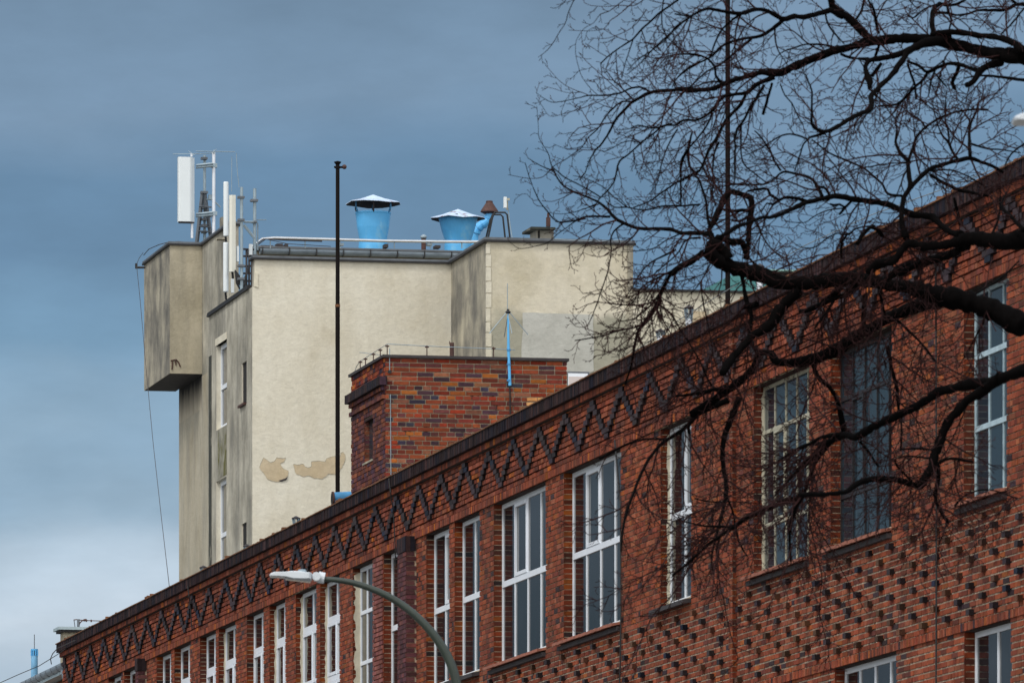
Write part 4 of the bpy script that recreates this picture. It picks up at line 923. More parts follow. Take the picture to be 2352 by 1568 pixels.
wire('facade_cable', 'short thin dark cable crossing the zigzag frieze near the left end', [at(431, 1345, facY(431, -.18)), at(434, 1368, facY(434, -.16)), at(438, 1395, facY(438, -.08)), at(440, 1440, facY(440, -.06))], .010, M_BLACK, 'cable')
wire('facade_cable', 'thin dark cable hanging over the frieze below the brick roof house', [at(893, 1098, facY(893, -.18)), at(897, 1130, facY(897, -.16)), at(904, 1180, facY(904, -.08)), at(908, 1260, facY(908, -.05)), at(908, 1300, facY(908, -.04))], .009, M_BLACK, 'cable')
# ---------------------------------------------------------------- poles
def pole(x, yt, yb, Y, w, lab, ball):
    o = at(x, yb, Y); t = thing('roof_pole', lab, 'pole', (o[0], o[1], ZR), rot=True); s = Y / F; r = w / 2 * s
    mb = MB(); mb.lathe(o[0], o[1], [(r, ZR), (r, zat(700, Y)), (r * .93, zat(699, Y)), (r * .86, zat(yt + 8, Y))], 16); mb.build('shaft', M_POLE, t, smooth=False)
    mb = MB(); mb.lathe(o[0], o[1], [(r * 1.12, zat(705, Y)), (r * 1.12, zat(699, Y))], 16); mb.build('joint', M_RUST, t)
    if ball:
        mb = MB(); mb.lathe(o[0], o[1], [(r * .7, zat(yt + 9, Y)), (r * 1.5, zat(yt + 4, Y)), (r * 1.65, zat(yt + 2, Y)), (r * .4, zat(yt, Y))], 16); mb.build('mushroom_cap', M_POLE, t)
        mb = MB(); mb.lathe(o[0], o[1], [(r * 1.2, zat(yt + 17, Y)), (r * 1.2, zat(yt + 12, Y))], 12); mb.tube([(o[0] - .06, o[1], zat(yt + 14, Y)), (VF(787, o[1]), o[1], zat(yt + 14, Y))], .018, 6); mb.build('bracket', M_POLE, t)
        mb = MB(); c = (VF(791, o[1]), o[1], zat(yt + 13, Y)); R_ = 5.5 * s; mb.lathe(c[0], c[1], [(R_ * math.sin(q_), c[2] - R_ * math.cos(q_)) for q_ in [.05 + i * .305 for i in range(11)]], 14); mb.build('ball', M_RUSTC, t, smooth=True)
    return t
pole(775.5, 370, 1150, facY(775, 1.0), 10.5, 'dark brown roof pole with mushroom cap and side ball, left of the blue cowls', True)
pole(1671.5, -260, 715, facY(1671, .9), 12.5, 'tall dark brown roof pole rising through the tree branches', False)
# ---------------------------------------------------------------- street lamps (world frame, not turned)
def wp(x, y, Y): return ((x - 1176) / F * Y, Y, (HZ - y) / F * Y + CZ)
def lamp(lab):
    Y = 70.0; base = wp(1058, 0, Y); t = thing('street_lamp', lab, 'street lamp', (base[0], Y, 0.0), group='street lamps along the pavement', rot=False)
    q = lambda zx, zy: wp((1000 + zx / 2.688) / 1.7415, (2200 + zy / 2.688) / 1.7415, Y)
    s = 1
    mb = MB(); top = [(210, 268), (225, 252), (262, 238), (395, 236), (440, 226), (540, 228), (620, 240), (665, 246)]; bot = [(665, 322), (600, 326), (480, 322), (380, 296), (300, 288), (215, 286)]
    poly = [q(*p) for p in top + bot]; n = len(poly)
    # tapered cross-section: full width in the middle, rounded edges
    rings = [(-.13, .55), (-.115, .85), (-.07, 1.0), (.07, 1.0), (.115, .85), (.13, .55)]
    cx = sum(p[0] for p in poly) / n; cz = sum(p[2] for p in poly) / n
    vs = []; fs = []
    for dy, k in rings:
        for p in poly: vs.append((cx + (p[0] - cx) * (1 - (1 - k) * .25), Y + dy, cz + (p[2] - cz) * (.35 + .65 * k)))
    for i in range(len(rings) - 1):
        for j in range(n): fs.append((i * n + j, i * n + (j + 1) % n, (i + 1) * n + (j + 1) % n, (i + 1) * n + j))
    fs += [tuple(range(n - 1, -1, -1)), tuple(range((len(rings) - 1) * n, len(rings) * n))]
    mb.add(vs, fs); mb.build('housing', M_LAMP, t, rot=False)
    a, b = q(380, 298), q(650, 330); mb = MB(); mb.add([(a[0], Y - .08, a[2] - .012), (b[0], Y - .08, b[2] - .012), (b[0], Y + .08, b[2] - .012), (a[0], Y + .08, a[2] - .012), (a[0], Y - .08, a[2] + .01), (b[0], Y - .08, b[2] + .01), (b[0], Y + .08, b[2] + .01), (a[0], Y + .08, a[2] + .01)], [(0, 3, 2, 1), (4, 5, 6, 7), (0, 1, 5, 4), (1, 2, 6, 5), (2, 3, 7, 6), (3, 0, 4, 7)]); mb.build('lens', M_LENS, t, rot=False)
    c = q(715, 284); r = 47 / 2.688 / 1.7415 / F * Y
    mb = MB(); mb.prism([(c[0] + r * math.cos(k * .3142), c[2] + r * math.sin(k * .3142)) for k in range(20)], 1, Y - .075, Y + .075); mb.build('tilt_joint', M_LAMP, t, rot=False)
    c = q(560, 222); mb = MB(); mb.lathe(c[0], Y, [(.038, c[2] - .02), (.038, c[2] + .006), (.03, c[2] + .014)], 14); mb.build('sensor_cap', M_GALV, t, rot=False)
    mb = MB(); mb.tube([q(735, 287), q(802, 300)], [.052, .05], 14); mb.build('spigot', M_LAMP, t, rot=False)
    pts = [(742, 1329), (770, 1331), (812, 1338), (860, 1354), (903, 1375), (943, 1403), (980, 1438), (1010, 1476), (1032, 1515), (1046, 1555), (1053, 1600), (1056, 1650), (1057, 1720)]
    P_ = [wp(x, y, Y) for x, y in pts]; rr = [.022 + .020 * min(1, i / 8) for i in range(len(P_))]
    P_ += [(base[0], Y, 4.0), (base[0], Y, 0.0)]; rr += [.05, .06]
    # smooth the path
    pp = [np.array(p_) for p_ in P_[:-2]]; out = []; ro = []
    for i in range(len(pp) - 1):
        p0, p1, p2, p3 = pp[max(i - 1, 0)], pp[i], pp[i + 1], pp[min(i + 2, len(pp) - 1)]
        for k in range(4):
            u = k / 4; out.append(tuple(.5 * ((2 * p1) + (-p0 + p2) * u + (2 * p0 - 5 * p1 + 4 * p2 - p3) * u * u + (-p0 + 3 * p1 - 3 * p2 + p3) * u ** 3))); ro.append(rr[i] + (rr[i + 1] - rr[i]) * u)
    out += P_[-3:]; ro += rr[-3:]
    mb = MB(); mb.tube(out, ro, 14); mb.build('pole', M_ARM, t, smooth=True, rot=False)
    mb = MB(); mb.lathe(base[0], Y, [(.12, 0), (.12, .02), (.08, .03), (.08, .35), (.06, .4)], 16); mb.build('base_sleeve', M_ARM, t, rot=False)
    return t
l1 = lamp('curved street lamp with a pale grey head in front of the factory windows')
l2 = l1.copy(); COL.objects.link(l2); l2['label'] = 'street lamp of which only the pale tip shows at the right edge'
for ch in list(l1.children): c_ = ch.copy(); COL.objects.link(c_); c_.parent = l2
tip = wp(622, 1322, 70.0); tx = wp(2330, 279, 40.6)
l2.location = (l1.location.x + tx[0] - tip[0], 40.6, 0)
# ---------------------------------------------------------------- bare tree
SC = 1.7415
FR = {1: (2000, 0, 2.614), 2: (2700, 0, 2.614), 3: (3300, 0, 2.613), 4: (2000, 500, 2.614), 5: (2700, 500, 2.614), 6: (3300, 500, 2.613), 7: (2300, 1000, 2.24), 8: (3200, 1000, 2.24), 9: (2400, 1600, 2.24), 10: (3200, 1400, 2.24)}
TR = """
3:2080,600,150 1750,560,125 1450,490,105 1150,430,95 900,400,88 600,420,85 400,450,78 200,510,58 0,560,52 2:1700,510,62 1500,590,66 1300,670,70 1150,740,70 1040,770,66 900,760,45 750,800,40 580,850,42 450,910,38 300,940,36 100,950,34 1:2000,935,34 1800,945,30 1650,955,27 1550,975,26 1450,1030,24 1370,1080,22 1300,1150,20 1220,1240,18 1170,1330,16 1120,1420,13 1050,1520,11 1000,1568,10 4:930,380,7 890,500,6 830,580,5
3:2080,1180,190 6:1900,0,10
1:1570,970,14 1500,920,14 1420,915,13 1340,935,12 1270,970,11 1180,990,10 1050,1000,9 920,1000,8 800,1030,6 650,1060,5 540,1070,5 440,1020,4 380,970,3
1:1270,970,7 1180,890,6 1100,820,5 1000,730,5 900,640,4 820,545,3
1:1370,1065,12 1280,1060,11 1220,1100,10 1120,1200,9 1060,1290,9 1010,1360,8 930,1430,7 870,1520,6 4:860,230,6 700,350,5 540,440,4
1:1180,990,6 1080,1045,5 930,1105,5 800,1150,5 650,1195,4 520,1215,3 440,1110,3 380,1025,3
1:930,1000,5 860,970,5 730,920,4 625,850,4 560,780,3 475,680,3
1:850,965,4 700,970,3 600,940,3 465,905,3
3:450,400,60 330,270,70 200,160,72 80,60,60 2:1640,30,50 1600,-60,40
3:180,170,60 60,110,45 2:1570,125,45 1350,180,42 1250,170,40 1130,205,42 1040,150,38 950,110,35 850,100,34 700,140,33 560,130,26 450,110,25 330,95,22 220,140,18 100,220,16 0,290,13 1:1750,400,9 1600,520,7 1450,620,6 1330,740,4
2:1130,210,36 1050,280,30 950,350,28 850,390,26 750,400,22 600,435,20 500,480,18 420,550,16 350,610,15 250,660,13 100,750,11 0,850,9 1:1840,950,6
2:800,410,20 700,490,18 580,590,15 450,690,12 330,750,10 200,870,9 60,1000,6
2:700,140,20 600,210,16 500,300,14 430,420,12 380,560,10 350,620,9
1:1860,0,16 1750,80,14 1650,150,14 1580,220,13 1480,310,12 1390,410,11 1250,500,9 1120,600,8 1050,670,8
1:1390,420,8 1350,540,7 1310,660,6 1275,820,5
1:2091,120,16 1950,200,14 1850,290,12 1700,420,10 1560,560,8 1450,680,6 1330,780,4
1:1710,0,9 1690,150,8 1700,290,8 1760,400,7 1830,460,6 1900,530,4
1:800,-40,6 775,0,6 720,120,6 680,250,5 620,340,5 550,460,5 480,540,4 400,600,3
1:720,-50,5 690,0,4 655,45,4 590,50,3
1:1300,0,6 1140,120,6 1050,150,5 980,240,4 880,300,4 800,420,3 790,550,4 820,700,4 860,810,4 950,930,4 1030,1000,5
1:1420,0,7 1250,150,6 1150,220,5 1090,300,4 950,325,3 720,318,3
1:1530,100,7 1450,220,5 1350,310,5 1130,400,4 950,400,3
1:1500,0,7 1400,60,6 1250,60,5 1100,70,4 950,60,3 880,30,3
1:2091,640,10 1950,720,9 1840,830,8 1800,920,5
1:2091,590,12 1980,570,11 1850,570,10 1730,600,8 1620,610,6 1500,590,5 1380,640,4
1:1730,610,7 1600,750,6 1480,850,5 1350,850,4 1200,830,3
2:350,620,15 220,570,14 0,570,11
2:350,625,14 410,690,16 430,800,20 480,855,22
2:510,860,20 400,855,12 300,870,10 200,910,8 0,915,7
2:1040,800,60 980,830,42 880,870,38 800,930,34 740,980,32 690,980,28 600,990,24 520,1010,22 450,1070,22 390,1160,22 340,1200,18 220,1260,16 100,1255,14 0,1310,13 1:1750,1310,13 1600,1340,10 1440,1310,8 1350,1350,5 1200,1360,4
1:1800,1300,14 1700,1320,13 1600,1400,12 1480,1490,11 4:1340,310,11 1250,380,12 1220,480,10 1190,600,9 1100,710,9 1040,770,8 980,860,7 900,900,4
4:1470,190,8 1370,165,7 1270,190,6 1100,275,5 1000,250,4 850,235,4 700,250,3 560,200,3
2:740,985,28 690,1090,28 600,1180,28 540,1250,28 480,1350,26 420,1480,30 5:420,160,30 350,270,26 310,370,20 260,470,16 200,510,14 100,560,10 0,610,9 4:1700,700,7 1560,800,5 1400,860,4
5:460,180,16 410,300,14 395,450,12 400,600,11 390,720,10 430,850,10
5:200,520,12 250,570,14 290,680,16 320,780,18 340,950,20 360,1060,22
2:930,890,24 850,1030,22 780,1130,20 720,1260,18 650,1350,18 630,1450,16 5:620,100,14 630,250,13 620,400,11 625,520,8 622,620,5
2:690,1310,12 690,1450,11 5:690,120,11 690,300,10 730,420,9 850,520,8 950,600,9
2:1015,870,20 980,990,20 945,1110,22 920,1200,24
2:390,1180,14 340,1300,13 240,1440,12 130,1568,11 5:60,380,9 60,560,7 70,760,6
2:1690,500,16 1550,470,13 1380,465,11 1250,500,9 1100,560,7 1000,690,4
3:1300,400,90 1100,440,88 950,490,70 850,560,60 830,600,50 760,700,48 700,780,46 600,880,44 520,960,40 480,1010,50 490,1100,48 470,1160,40 400,1180,36 300,1220,36 200,1280,36 100,1340,34 0,1380,30 2:1450,1330,24 1430,1250,18 1430,1100,14 1430,950,12 1390,850,10 1370,790,9 1300,740,4
2:1568,1385,28 1480,1420,22 1400,1440,16 5:1390,150,14 1250,100,12 1120,110,10 980,190,8 850,270,7 700,330,4
5:1400,150,12 1340,200,12 1310,300,10 1250,480,9
3:950,490,60 800,560,55 650,600,45 530,620,44 450,640,40 420,700,34 440,780,50 470,860,50 460,930,26
3:590,660,30 540,730,30 490,800,34
3:170,570,20 240,600,20 350,615,22 450,620,30
3:560,350,22 530,230,20 510,100,18 450,0,12
3:575,400,22 560,500,22 520,600,22
3:320,210,16 380,120,18 410,0,16
3:1850,650,80 1700,690,60 1620,750,60 1550,850,40 1480,890,44
3:1620,740,44 1500,710,34 1400,670,30 1280,670,28 1150,720,26 1070,760,26 980,690,20 860,640,20
3:1070,760,22 1020,840,20 930,920,20 800,1060,20 700,1100,16 560,1110,14
3:1150,740,14 1110,830,12 1080,1010,8
3:1150,770,14 1200,830,12 1270,910,8
3:860,660,16 900,780,18 940,900,16 950,1040,18
3:1400,690,30 1380,760,30 1330,860,30 1360,930,26
3:800,1060,12 700,1200,9 580,1300,6
3:2080,840,26 1850,810,22 1650,790,14 1450,820,8
3:2080,530,90 1950,440,60 1800,390,50 1600,370,45 1400,340,50 1250,340,50 1100,360,30
3:1130,340,36 1120,200,40 1150,80,36 1200,40,30 1280,60,26 1390,40,20 1460,0,18
3:1280,60,20 1290,130,24 1320,200,16 1300,300,12
3:2120,50,30 2000,50,26 1900,100,26 1750,110,24 1600,110,18 1500,145,14 1370,160,14 1280,140,20 1150,135,20
3:1950,0,20 2010,50,18
3:2080,90,14 1950,250,12 1840,360,10
3:1200,40,14 1050,90,10 920,190,10 850,150,8
3:1240,640,10 1150,700,8 1100,750,8
3:1700,1150,14 1560,1145,14 1400,1165,14 1250,1210,15 1120,1280,16 1030,1350,18 950,1440,20 920,1568,22 6:920,230,20 890,320,24 870,400,34 880,550,44 890,650,44 830,750,40 800,900,40 810,1050,50 850,1180,60
3:1050,1330,12 1000,1260,12 910,1200,12 840,1160,10
3:1700,1150,6 1800,1210,4 1920,1200,3
6:2120,1180,200 1900,1220,150 1700,1200,150 1500,1190,120 1250,1250,80 1000,1270,80 880,1230,70 790,1330,60 700,1430,66 550,1440,66 450,1540,55
5:2091,800,40 1900,780,44 1700,750,40 1550,770,38 1380,810,40 1200,890,34 1030,960,30 900,970,26 750,1030,28 650,1060,36 560,1120,36 480,1160,30
6:1420,1150,80 1300,1110,50 1200,1040,50 1130,960,60 1050,950,54 900,930,54 780,880,50 650,830,48 500,800,48 300,780,44 150,740,44 0,760,38
5:1380,800,30 1250,760,26 1150,760,24 1080,790,22 1030,830,18 960,820,10 900,920,7
5:1080,780,20 1000,730,22 970,670,20 880,670,20 760,690,16
5:1540,750,28 1490,650,28 1440,570,22 1350,530,22 1250,510,18 1130,490,16 1030,570,12 920,620,14 700,620,8 500,640,7 300,680,6
5:1110,480,16 1040,380,14 1000,280,12 900,130,10 830,60,8
5:1640,770,12 1560,650,20 1500,650,20
5:1850,790,20 1780,860,20 1720,935,16
5:1780,860,16 1720,830,16 1660,840,18 1620,825,12
5:1760,870,10 1600,890,8 1450,960,7 1350,1020,6 1150,1010,4
6:340,1240,36 380,1170,36 430,1110,34 480,1065,34 540,1090,32 600,1160,30
5:1800,1140,16 1740,1240,16 1740,1380,14
5:2091,1050,12 1900,1080,10 1800,1150,10 1700,1130,9 1600,1180,9 1450,1280,8 1300,1270,6 1180,1170,4
5:1450,1280,6 1300,1320,5 1150,1410,5 1000,1410,5 850,1330,6 760,1280,7
5:960,1140,8 880,1130,8 780,1140,10
6:800,740,22 660,720,20 600,620,16 500,530,16 400,450,14 200,360,13 80,310,11 0,260,10 5:1430,150,8
6:870,380,36 780,280,26 740,180,22 750,50,12 3:740,1250,9 760,1150,6
6:900,650,40 1000,540,40 1100,460,34 1250,410,34 1400,370,34 1520,350,34 1640,390,24 1750,430,24 1870,500,18
6:1520,340,28 1510,200,26 1510,50,22 3:1540,1250,18 1590,1150,14 1600,1080,9 1700,1000,7 1850,970,3
6:1530,200,18 1600,220,16 1700,250,10 1850,260,9 2040,290,7
6:1400,370,22 1340,290,20 1290,180,20 1240,130,14 1180,0,8 3:1130,1100,6 1130,1000,4
6:1300,180,14 1280,0,12 3:1260,1300,10 1260,1100,8 1270,950,5
6:1100,520,24 1250,610,28 1400,680,30 1500,700,26 1700,740,20
6:1350,760,20 1380,900,26 1420,1050,34
6:1100,480,14 1300,470,10 1480,530,9 1700,660,8
6:880,400,10 700,400,8 500,430,8 300,470,7 150,550,6 0,570,5
6:2080,200,14 1950,300,10 1880,420,8
7:1200,10,110 1250,70,120 1400,150,110 1550,190,120 1700,230,118 1850,290,110 8:60,295,108 200,280,110 400,260,118 600,270,100 800,310,100 1000,340,110 1200,400,150 1400,440,170 1600,490,160 1800,570,180 2007,690,200
5:330,1340,60 400,1250,120 480,1290,110 560,1400,110
5:400,1200,44 360,1100,44 420,980,50 480,850,50 530,740,60 580,700,50 700,725,44 790,760,50 800,850,54 790,950,54 770,1100,40 765,1250,40 740,1400,50
5:440,1170,50 600,1220,56 700,1230,50 740,1330,50
5:800,900,30 700,890,26 600,900,20 500,880,14
5:780,950,24 680,1000,20 600,1000,14
5:760,1370,20 820,1440,14 880,1480,10
5:380,1150,44 280,1130,36 150,1130,34 4:2091,1130,32 1900,1130,32 1780,1090,30 1600,1085,26 1450,1080,24 1300,1030,26 1200,970,26 1120,880,22 1050,820,18 930,760,15 750,690,13 640,610,11 570,500,9 530,400,6 500,290,5 410,140,4 400,0,3 1:385,1110,3
4:1150,960,18 1050,955,16 900,960,14 780,1000,11 660,1015,9 580,1000,8 500,910,8 410,790,7 350,660,6 300,520,5 265,400,5
4:410,780,5 350,790,4 280,720,3 230,720,3
4:550,440,7 450,540,5 340,560,4 240,550,4 85,520,3
4:560,480,9 430,430,6 290,345,4
4:1060,760,9 930,680,8 800,610,8 680,550,8 560,450,8
4:900,980,8 800,1000,7 700,1070,6 600,1140,6 500,1230,6 350,1270,5 200,1290,4 90,1210,3
4:1000,830,9 900,870,6 780,910,5 640,930,4 500,915,3
4:770,700,6 660,760,5 540,800,4 440,790,4
4:1280,1040,14 1190,1110,10 1155,1200,9 1165,1290,7 1150,1430,6 7:310,90,6 300,170,7 230,380,6 150,600,5 90,690,4 0,680,3
4:1160,1300,5 1080,1370,5 970,1370,4 875,1335,3
7:230,380,3 180,400,3 120,385,2
4:2091,830,14 1900,845,14 1700,850,13 1500,890,9 1330,860,9 1200,860,8 1110,800,7
4:2091,480,18 1900,570,14 1700,700,10 1560,800,8 1400,860,9
4:1330,860,8 1200,760,6 1080,650,6 900,560,5 760,530,4
4:1970,250,22 1900,400,16 1890,600,14 1890,850,12
2:180,1380,12 4:1970,250,20 1980,430,18 2060,520,16
4:1850,50,10 1750,230,9 1690,400,8 1640,610,7 1550,730,6
4:1470,200,6 1500,370,6 1560,470,6 1620,600,5
4:2000,60,7 1900,150,6 1800,400,6 1600,380,4 1420,430,4
4:1900,1130,9 1750,1200,8 1600,1290,6 1400,1320,5 1260,1325,3
4:2091,1180,16 1950,1200,10 1850,1350,9 1700,1480,8 1600,1568,7
4:2091,1360,40 2000,1440,38 1880,1490,34 1800,1568,30
7:1140,20,36 1050,90,34 930,150,32 860,210,28 810,300,26 770,390,24 730,500,22 660,600,20 580,700,20 540,820,18 520,950,14 500,1050,10 450,1200,9
7:830,280,16 700,470,12 600,560,9 520,620,7 400,640,4
7:560,690,10 400,720,8 230,770,7 0,810,6
7:880,180,12 760,240,10 600,330,7 500,480,6 300,480,4
7:900,0,12 700,100,9 600,190,7 450,420,5 300,480,3
7:730,480,10 850,560,9 950,720,9 1040,860,9 1130,1020,10 1200,1180,12 1280,1270,14
7:1480,190,26 1500,260,24 1540,470,30 1580,600,24 1560,750,20 1520,850,12
7:1540,500,50 1620,490,40 1500,520,20
7:1240,0,8 1200,150,8 1100,320,6 1000,420,4
7:2016,350,90 1900,460,90 1820,560,90 1740,680,90 1600,760,60 1500,870,50 1400,980,56 1320,1110,56
8:1250,440,140 1000,520,100 800,600,90 650,690,90 500,770,95 350,880,95 200,950,88 0,1000,76 7:1900,1010,60 1800,1000,56 1760,930,50 1650,920,46 1630,990,46 1560,1100,56 1400,1230,56 1200,1370,56 1050,1470,50 9:1150,0,48 1000,60,44 870,130,36 790,240,24 800,300,14
9:860,140,34 760,250,26 640,330,22 540,400,20 430,540,18 360,680,18 300,830,16 240,1000,14 200,1200,12 190,1350,8
9:620,350,14 400,350,12 230,400,12 100,470,14 0,520,14
7:1400,1230,44 1250,1250,30 1050,1290,20 900,1310,12
9:1250,-20,44 1180,150,42 1110,350,38 1100,550,34 1130,750,32 1120,900,26 1060,1150,14 1000,1400,10 1020,1560,9
9:1130,860,16 1190,1000,12 1240,1250,10 1320,1400,8
9:2016,845,44 1850,850,42 1750,880,40 1600,930,40 1450,990,38 1300,1060,34 1190,1140,30 1100,1200,20 950,1310,16 800,1450,14 650,1568,12
9:1190,1130,20 1060,1130,14 900,1120,10 700,1070,7
9:2016,400,44 1900,390,26 1780,430,18 1600,540,10 1450,640,7
9:2016,430,50 1950,520,24 1880,680,22 1830,830,20
9:1820,850,24 1740,1000,22 1700,1200,16 1710,1450,12
9:2000,400,40 1850,560,30 1700,700,18 1560,860,10
9:850,880,8 1000,910,8 1200,910,7 1400,920,6
10:2050,160,105 1850,240,85 1700,290,90 1500,310,90 1350,350,62 1230,380,70 1100,470,60 950,550,60 800,620,60 650,690,56 500,780,58 420,760,50 300,800,50 150,930,48 0,1060,38
10:1800,230,80 1650,360,80 1500,450,70 1400,560,68 1320,650,68 1260,800,70 1210,930,72 1180,1050,62 1100,1180,66 1060,1240,50
10:1060,1220,40 900,1170,44 750,1150,44 620,1160,44 500,1200,40 400,1270,34 200,1290,30 0,1295,30
10:1230,1000,34 1240,1150,30 1210,1300,24 1250,1420,24 1330,1550,20
10:120,120,34 130,170,30 180,260,30 280,350,28 340,470,30 370,600,40 400,740,46
10:1250,1010,22 1350,970,20 1550,1000,16
10:1180,890,14 1020,880,14 900,890,8
10:380,750,36 200,780,24 80,840,18 0,880,12
10:780,-40,30 820,150,24 870,350,22 880,500,18 910,700,14 900,900,12
10:540,820,18 620,920,16 700,1040,12
10:1000,1170,12 850,1000,10 950,950,10 1170,970,12
8:880,640,20 950,700,16 1100,850,14 1220,1010,14
8:590,400,34 570,550,34 570,700,30
6:1500,1270,60 1300,1340,52 1100,1400,52 900,1490,52 780,1560,50
8:1400,20,60 1200,90,56 1000,130,56 850,200,56 780,260,50
8:860,70,44 720,130,56 620,180,46
8:350,340,50 300,400,46 180,490,40 60,540,30 0,545,24
8:500,340,40 400,400,32 250,460,28 180,500,24
8:720,380,26 740,500,16 770,600,10
8:300,460,20 200,600,14 130,700,10
6:2080,1100,40 1950,960,30 1850,850,24 1900,700,12
6:1730,1180,24 1820,950,16 1830,750,12
8:1500,480,16 1650,600,12 1560,800,8 1420,1050,5
10:1380,1400,14 1500,1290,10 1700,1250,8 1950,1330,8
8:1560,400,12 1800,250,10 1960,100,8
3:880,0,8 950,80,6 1000,60,5
3:0,120,12 30,250,14 90,340,12 200,460,8
2:1100,880,8 1150,1000,8 1220,1080,8 1290,1230,8 1340,1300,8
2:0,150,10 170,170,9 0,120,5
"""
def parse():
    out = []
    for ln in TR.strip().splitlines():
        fr = None; pts = []
        for tok in ln.split():
            if ':' in tok: a_, tok = tok.split(':'); fr = FR[int(a_)]
            x, y, w = map(float, tok.split(',')); w = w * (1.16 if w < 70 else 1.10) + min(6.0, w * .6); pts.append((fr[0] + x / fr[2], fr[1] + y / fr[2], w / fr[2]))
        out.append(pts)
    return out
BR = parse(); BR.pop(1)
TX, TY = 4900.0, 60.0
def TW(x, y, Y): return ((x / SC - 1176) / F * Y, Y, (HZ - y / SC) / F * Y + CZ)
def smooth(pts, n):
    out = []
    for i in range(len(pts) - 1):
        p0, p1, p2, p3 = [np.array(pts[j]) for j in (max(i - 1, 0), i, i + 1, min(i + 2, len(pts) - 1))]
        m = max(1, int(np.hypot(*(p2 - p1)[:2]) / n))
        for k in range(m):
            u = k / m; q_ = .5 * ((2 * p1) + (-p0 + p2) * u + (2 * p0 - 5 * p1 + 4 * p2 - p3) * u * u + (-p0 + 3 * p1 - 3 * p2 + p3) * u ** 3); out.append(q_)
    out.append(np.array(pts[-1])); return out
tree = thing('bare_tree', 'large bare leafless tree with thick black limbs spreading in from the right edge', 'tree', ((TX / SC - 1176) / F * TY, TY, 0.0), rot=False)
placed = []   # (x, y, depth) samples of what is already drawn
limbs = MB(); twigs = MB()
def depth_of(x, y):
    if not placed: return None
    P_ = np.array(placed); d = np.hypot(P_[:, 0] - x, P_[:, 1] - y); i = int(d.argmin())
    return (P_[i, 2], d[i])
drawn = []
def draw(pts, sides, Y0, drift, mb_):
    L = 0; Ys = []; prev = None
    for p in pts:
        if prev is not None: L += math.hypot(p[0] - prev[0], p[1] - prev[1])
        Ys.append(Y0 + drift * L + .15 * math.sin(L / 140)); prev = p
    mb_.tube([TW(p[0], p[1], Y) for p, Y in zip(pts, Ys)], [max(.0022, p[2] * .5 * Y / (F * SC)) for p, Y in zip(pts, Ys)], sides, cap=True)
    return Ys
order = sorted(range(len(BR)), key=lambda i: -max(p[2] for p in BR[i]))
for i in order:
    pts = BR[i]
    edge = pts[0][0] > 4060
    sm = smooth(pts, 14)
    for q_ in sm:
        q_[0] += RU(-1, 1) * min(2.0, .3 + q_[2] * .05); q_[1] += RU(-1, 1) * min(2.0, .3 + q_[2] * .05); q_[2] *= RU(.93, 1.09) if q_[2] < 14 else RU(.86, 1.13)
    if edge:
        Y0 = TY + .4 + RU(-.5, .5)
        w0 = pts[0][2]; ext = [(TX, pts[0][1] + (TX - pts[0][0]) * .45 + 60, w0 * 1.25), ((TX + pts[0][0]) / 2, pts[0][1] + 60, w0 * 1.1)]
        draw([np.array(e) for e in smooth(ext + [tuple(pts[0])], 60)], 10, Y0, 0, limbs)
        dr = RU(.001, .0045)
    else:
        near = depth_of(pts[0][0], pts[0][1]); Y0 = near[0] if near and near[1] < 120 else 64 + RU(-1, 1); dr = RU(-.003, .004)
        near2 = depth_of(pts[-1][0], pts[-1][1])
    wmx = max(p[2] for p in pts)
    Ys = draw(sm, 12 if wmx > 20 else 7 if wmx > 8 else 5, Y0, dr, limbs if wmx > 5 else twigs)
    for q_, Y in zip(sm, Ys): placed.append((q_[0], q_[1], Y))
    drawn.append((sm, Ys))
ntw = 0
def twig(x, y, Y, ang, L, w, level):
    global ntw
    ntw += 1
    st_ = 9 if level > 1 else 13; n = max(2, int(L / st_)); pts = [np.array((x, y, w))]; a = ang; curl = RU(-.035, .035); kids = []
    dr = RU(-.004, .004); Yc = Y
    for i in range(n):
        a += curl + RU(-.13, .13); x += st_ * math.cos(a); y += st_ * math.sin(a); f_ = (i + 1) / n
        ww = max(2.0, w * (1 - .55 * f_)); 
        if level == 3 or f_ == 1: ww = max(ww, 3.2) if f_ == 1 else ww
        pts.append(np.array((x, y, ww))); kids.append((x, y, Y + dr * st_ * (i + 1), a, f_))
    draw(pts, 3 if level > 1 else 4, Y, dr, twigs)
    if level < 3:
        gap = {0: 46, 1: 30, 2: 18}[level]; side = random.choice((-1, 1)); acc = RU(0, gap)
        for (kx, ky, kY, ka, f_) in kids:
            acc += st_
            if acc > gap:
                acc = RU(-6, 6); side = -side
                l_ = RU(60, 170) * (1.1 - f_ * .5) if level == 0 else RU(26, 95) * (1.1 - f_ * .5) if level == 1 else RU(5, 16)
                twig(kx, ky, kY, ka + side * RU(.35, .95), l_, (4.2, 3.4, 2.8)[level], level + 1)
for sm, Ys in drawn:
    acc = RU(0, 30); side = random.choice((-1, 1)); n = len(sm)
    wm = max(q_[2] for q_ in sm)
    for i in range(1, n):
        p, q_ = sm[i - 1], sm[i]; d = math.hypot(q_[0] - p[0], q_[1] - p[1]); acc += d
        w = q_[2]; gap = 40 if w < 4 else 44 if w < 18 else 85
        x, y = q_[0], q_[1]
        if acc > gap and w < 64 and x < 4200:
            acc = RU(-10, 10); side = -side; a = math.atan2(q_[1] - p[1], q_[0] - p[0]) + side * RU(.45, 1.15)
            thin = w < 5
            big = (not thin) and w > 9 and R() < .42
            L = RU(20, 62) if thin else RU(150, 340) if big else RU(50, 160)
            
            if x < 2350 and not thin: L *= .6
            if x < 2300 and y > 560 and y < 1000: L *= .8
            twig(x, y, Ys[i], a, L, min(max(w * .6, 3.2), 8 if big else 5.2) if not thin else 3.0, (0 if big else 1) if not thin else 2)
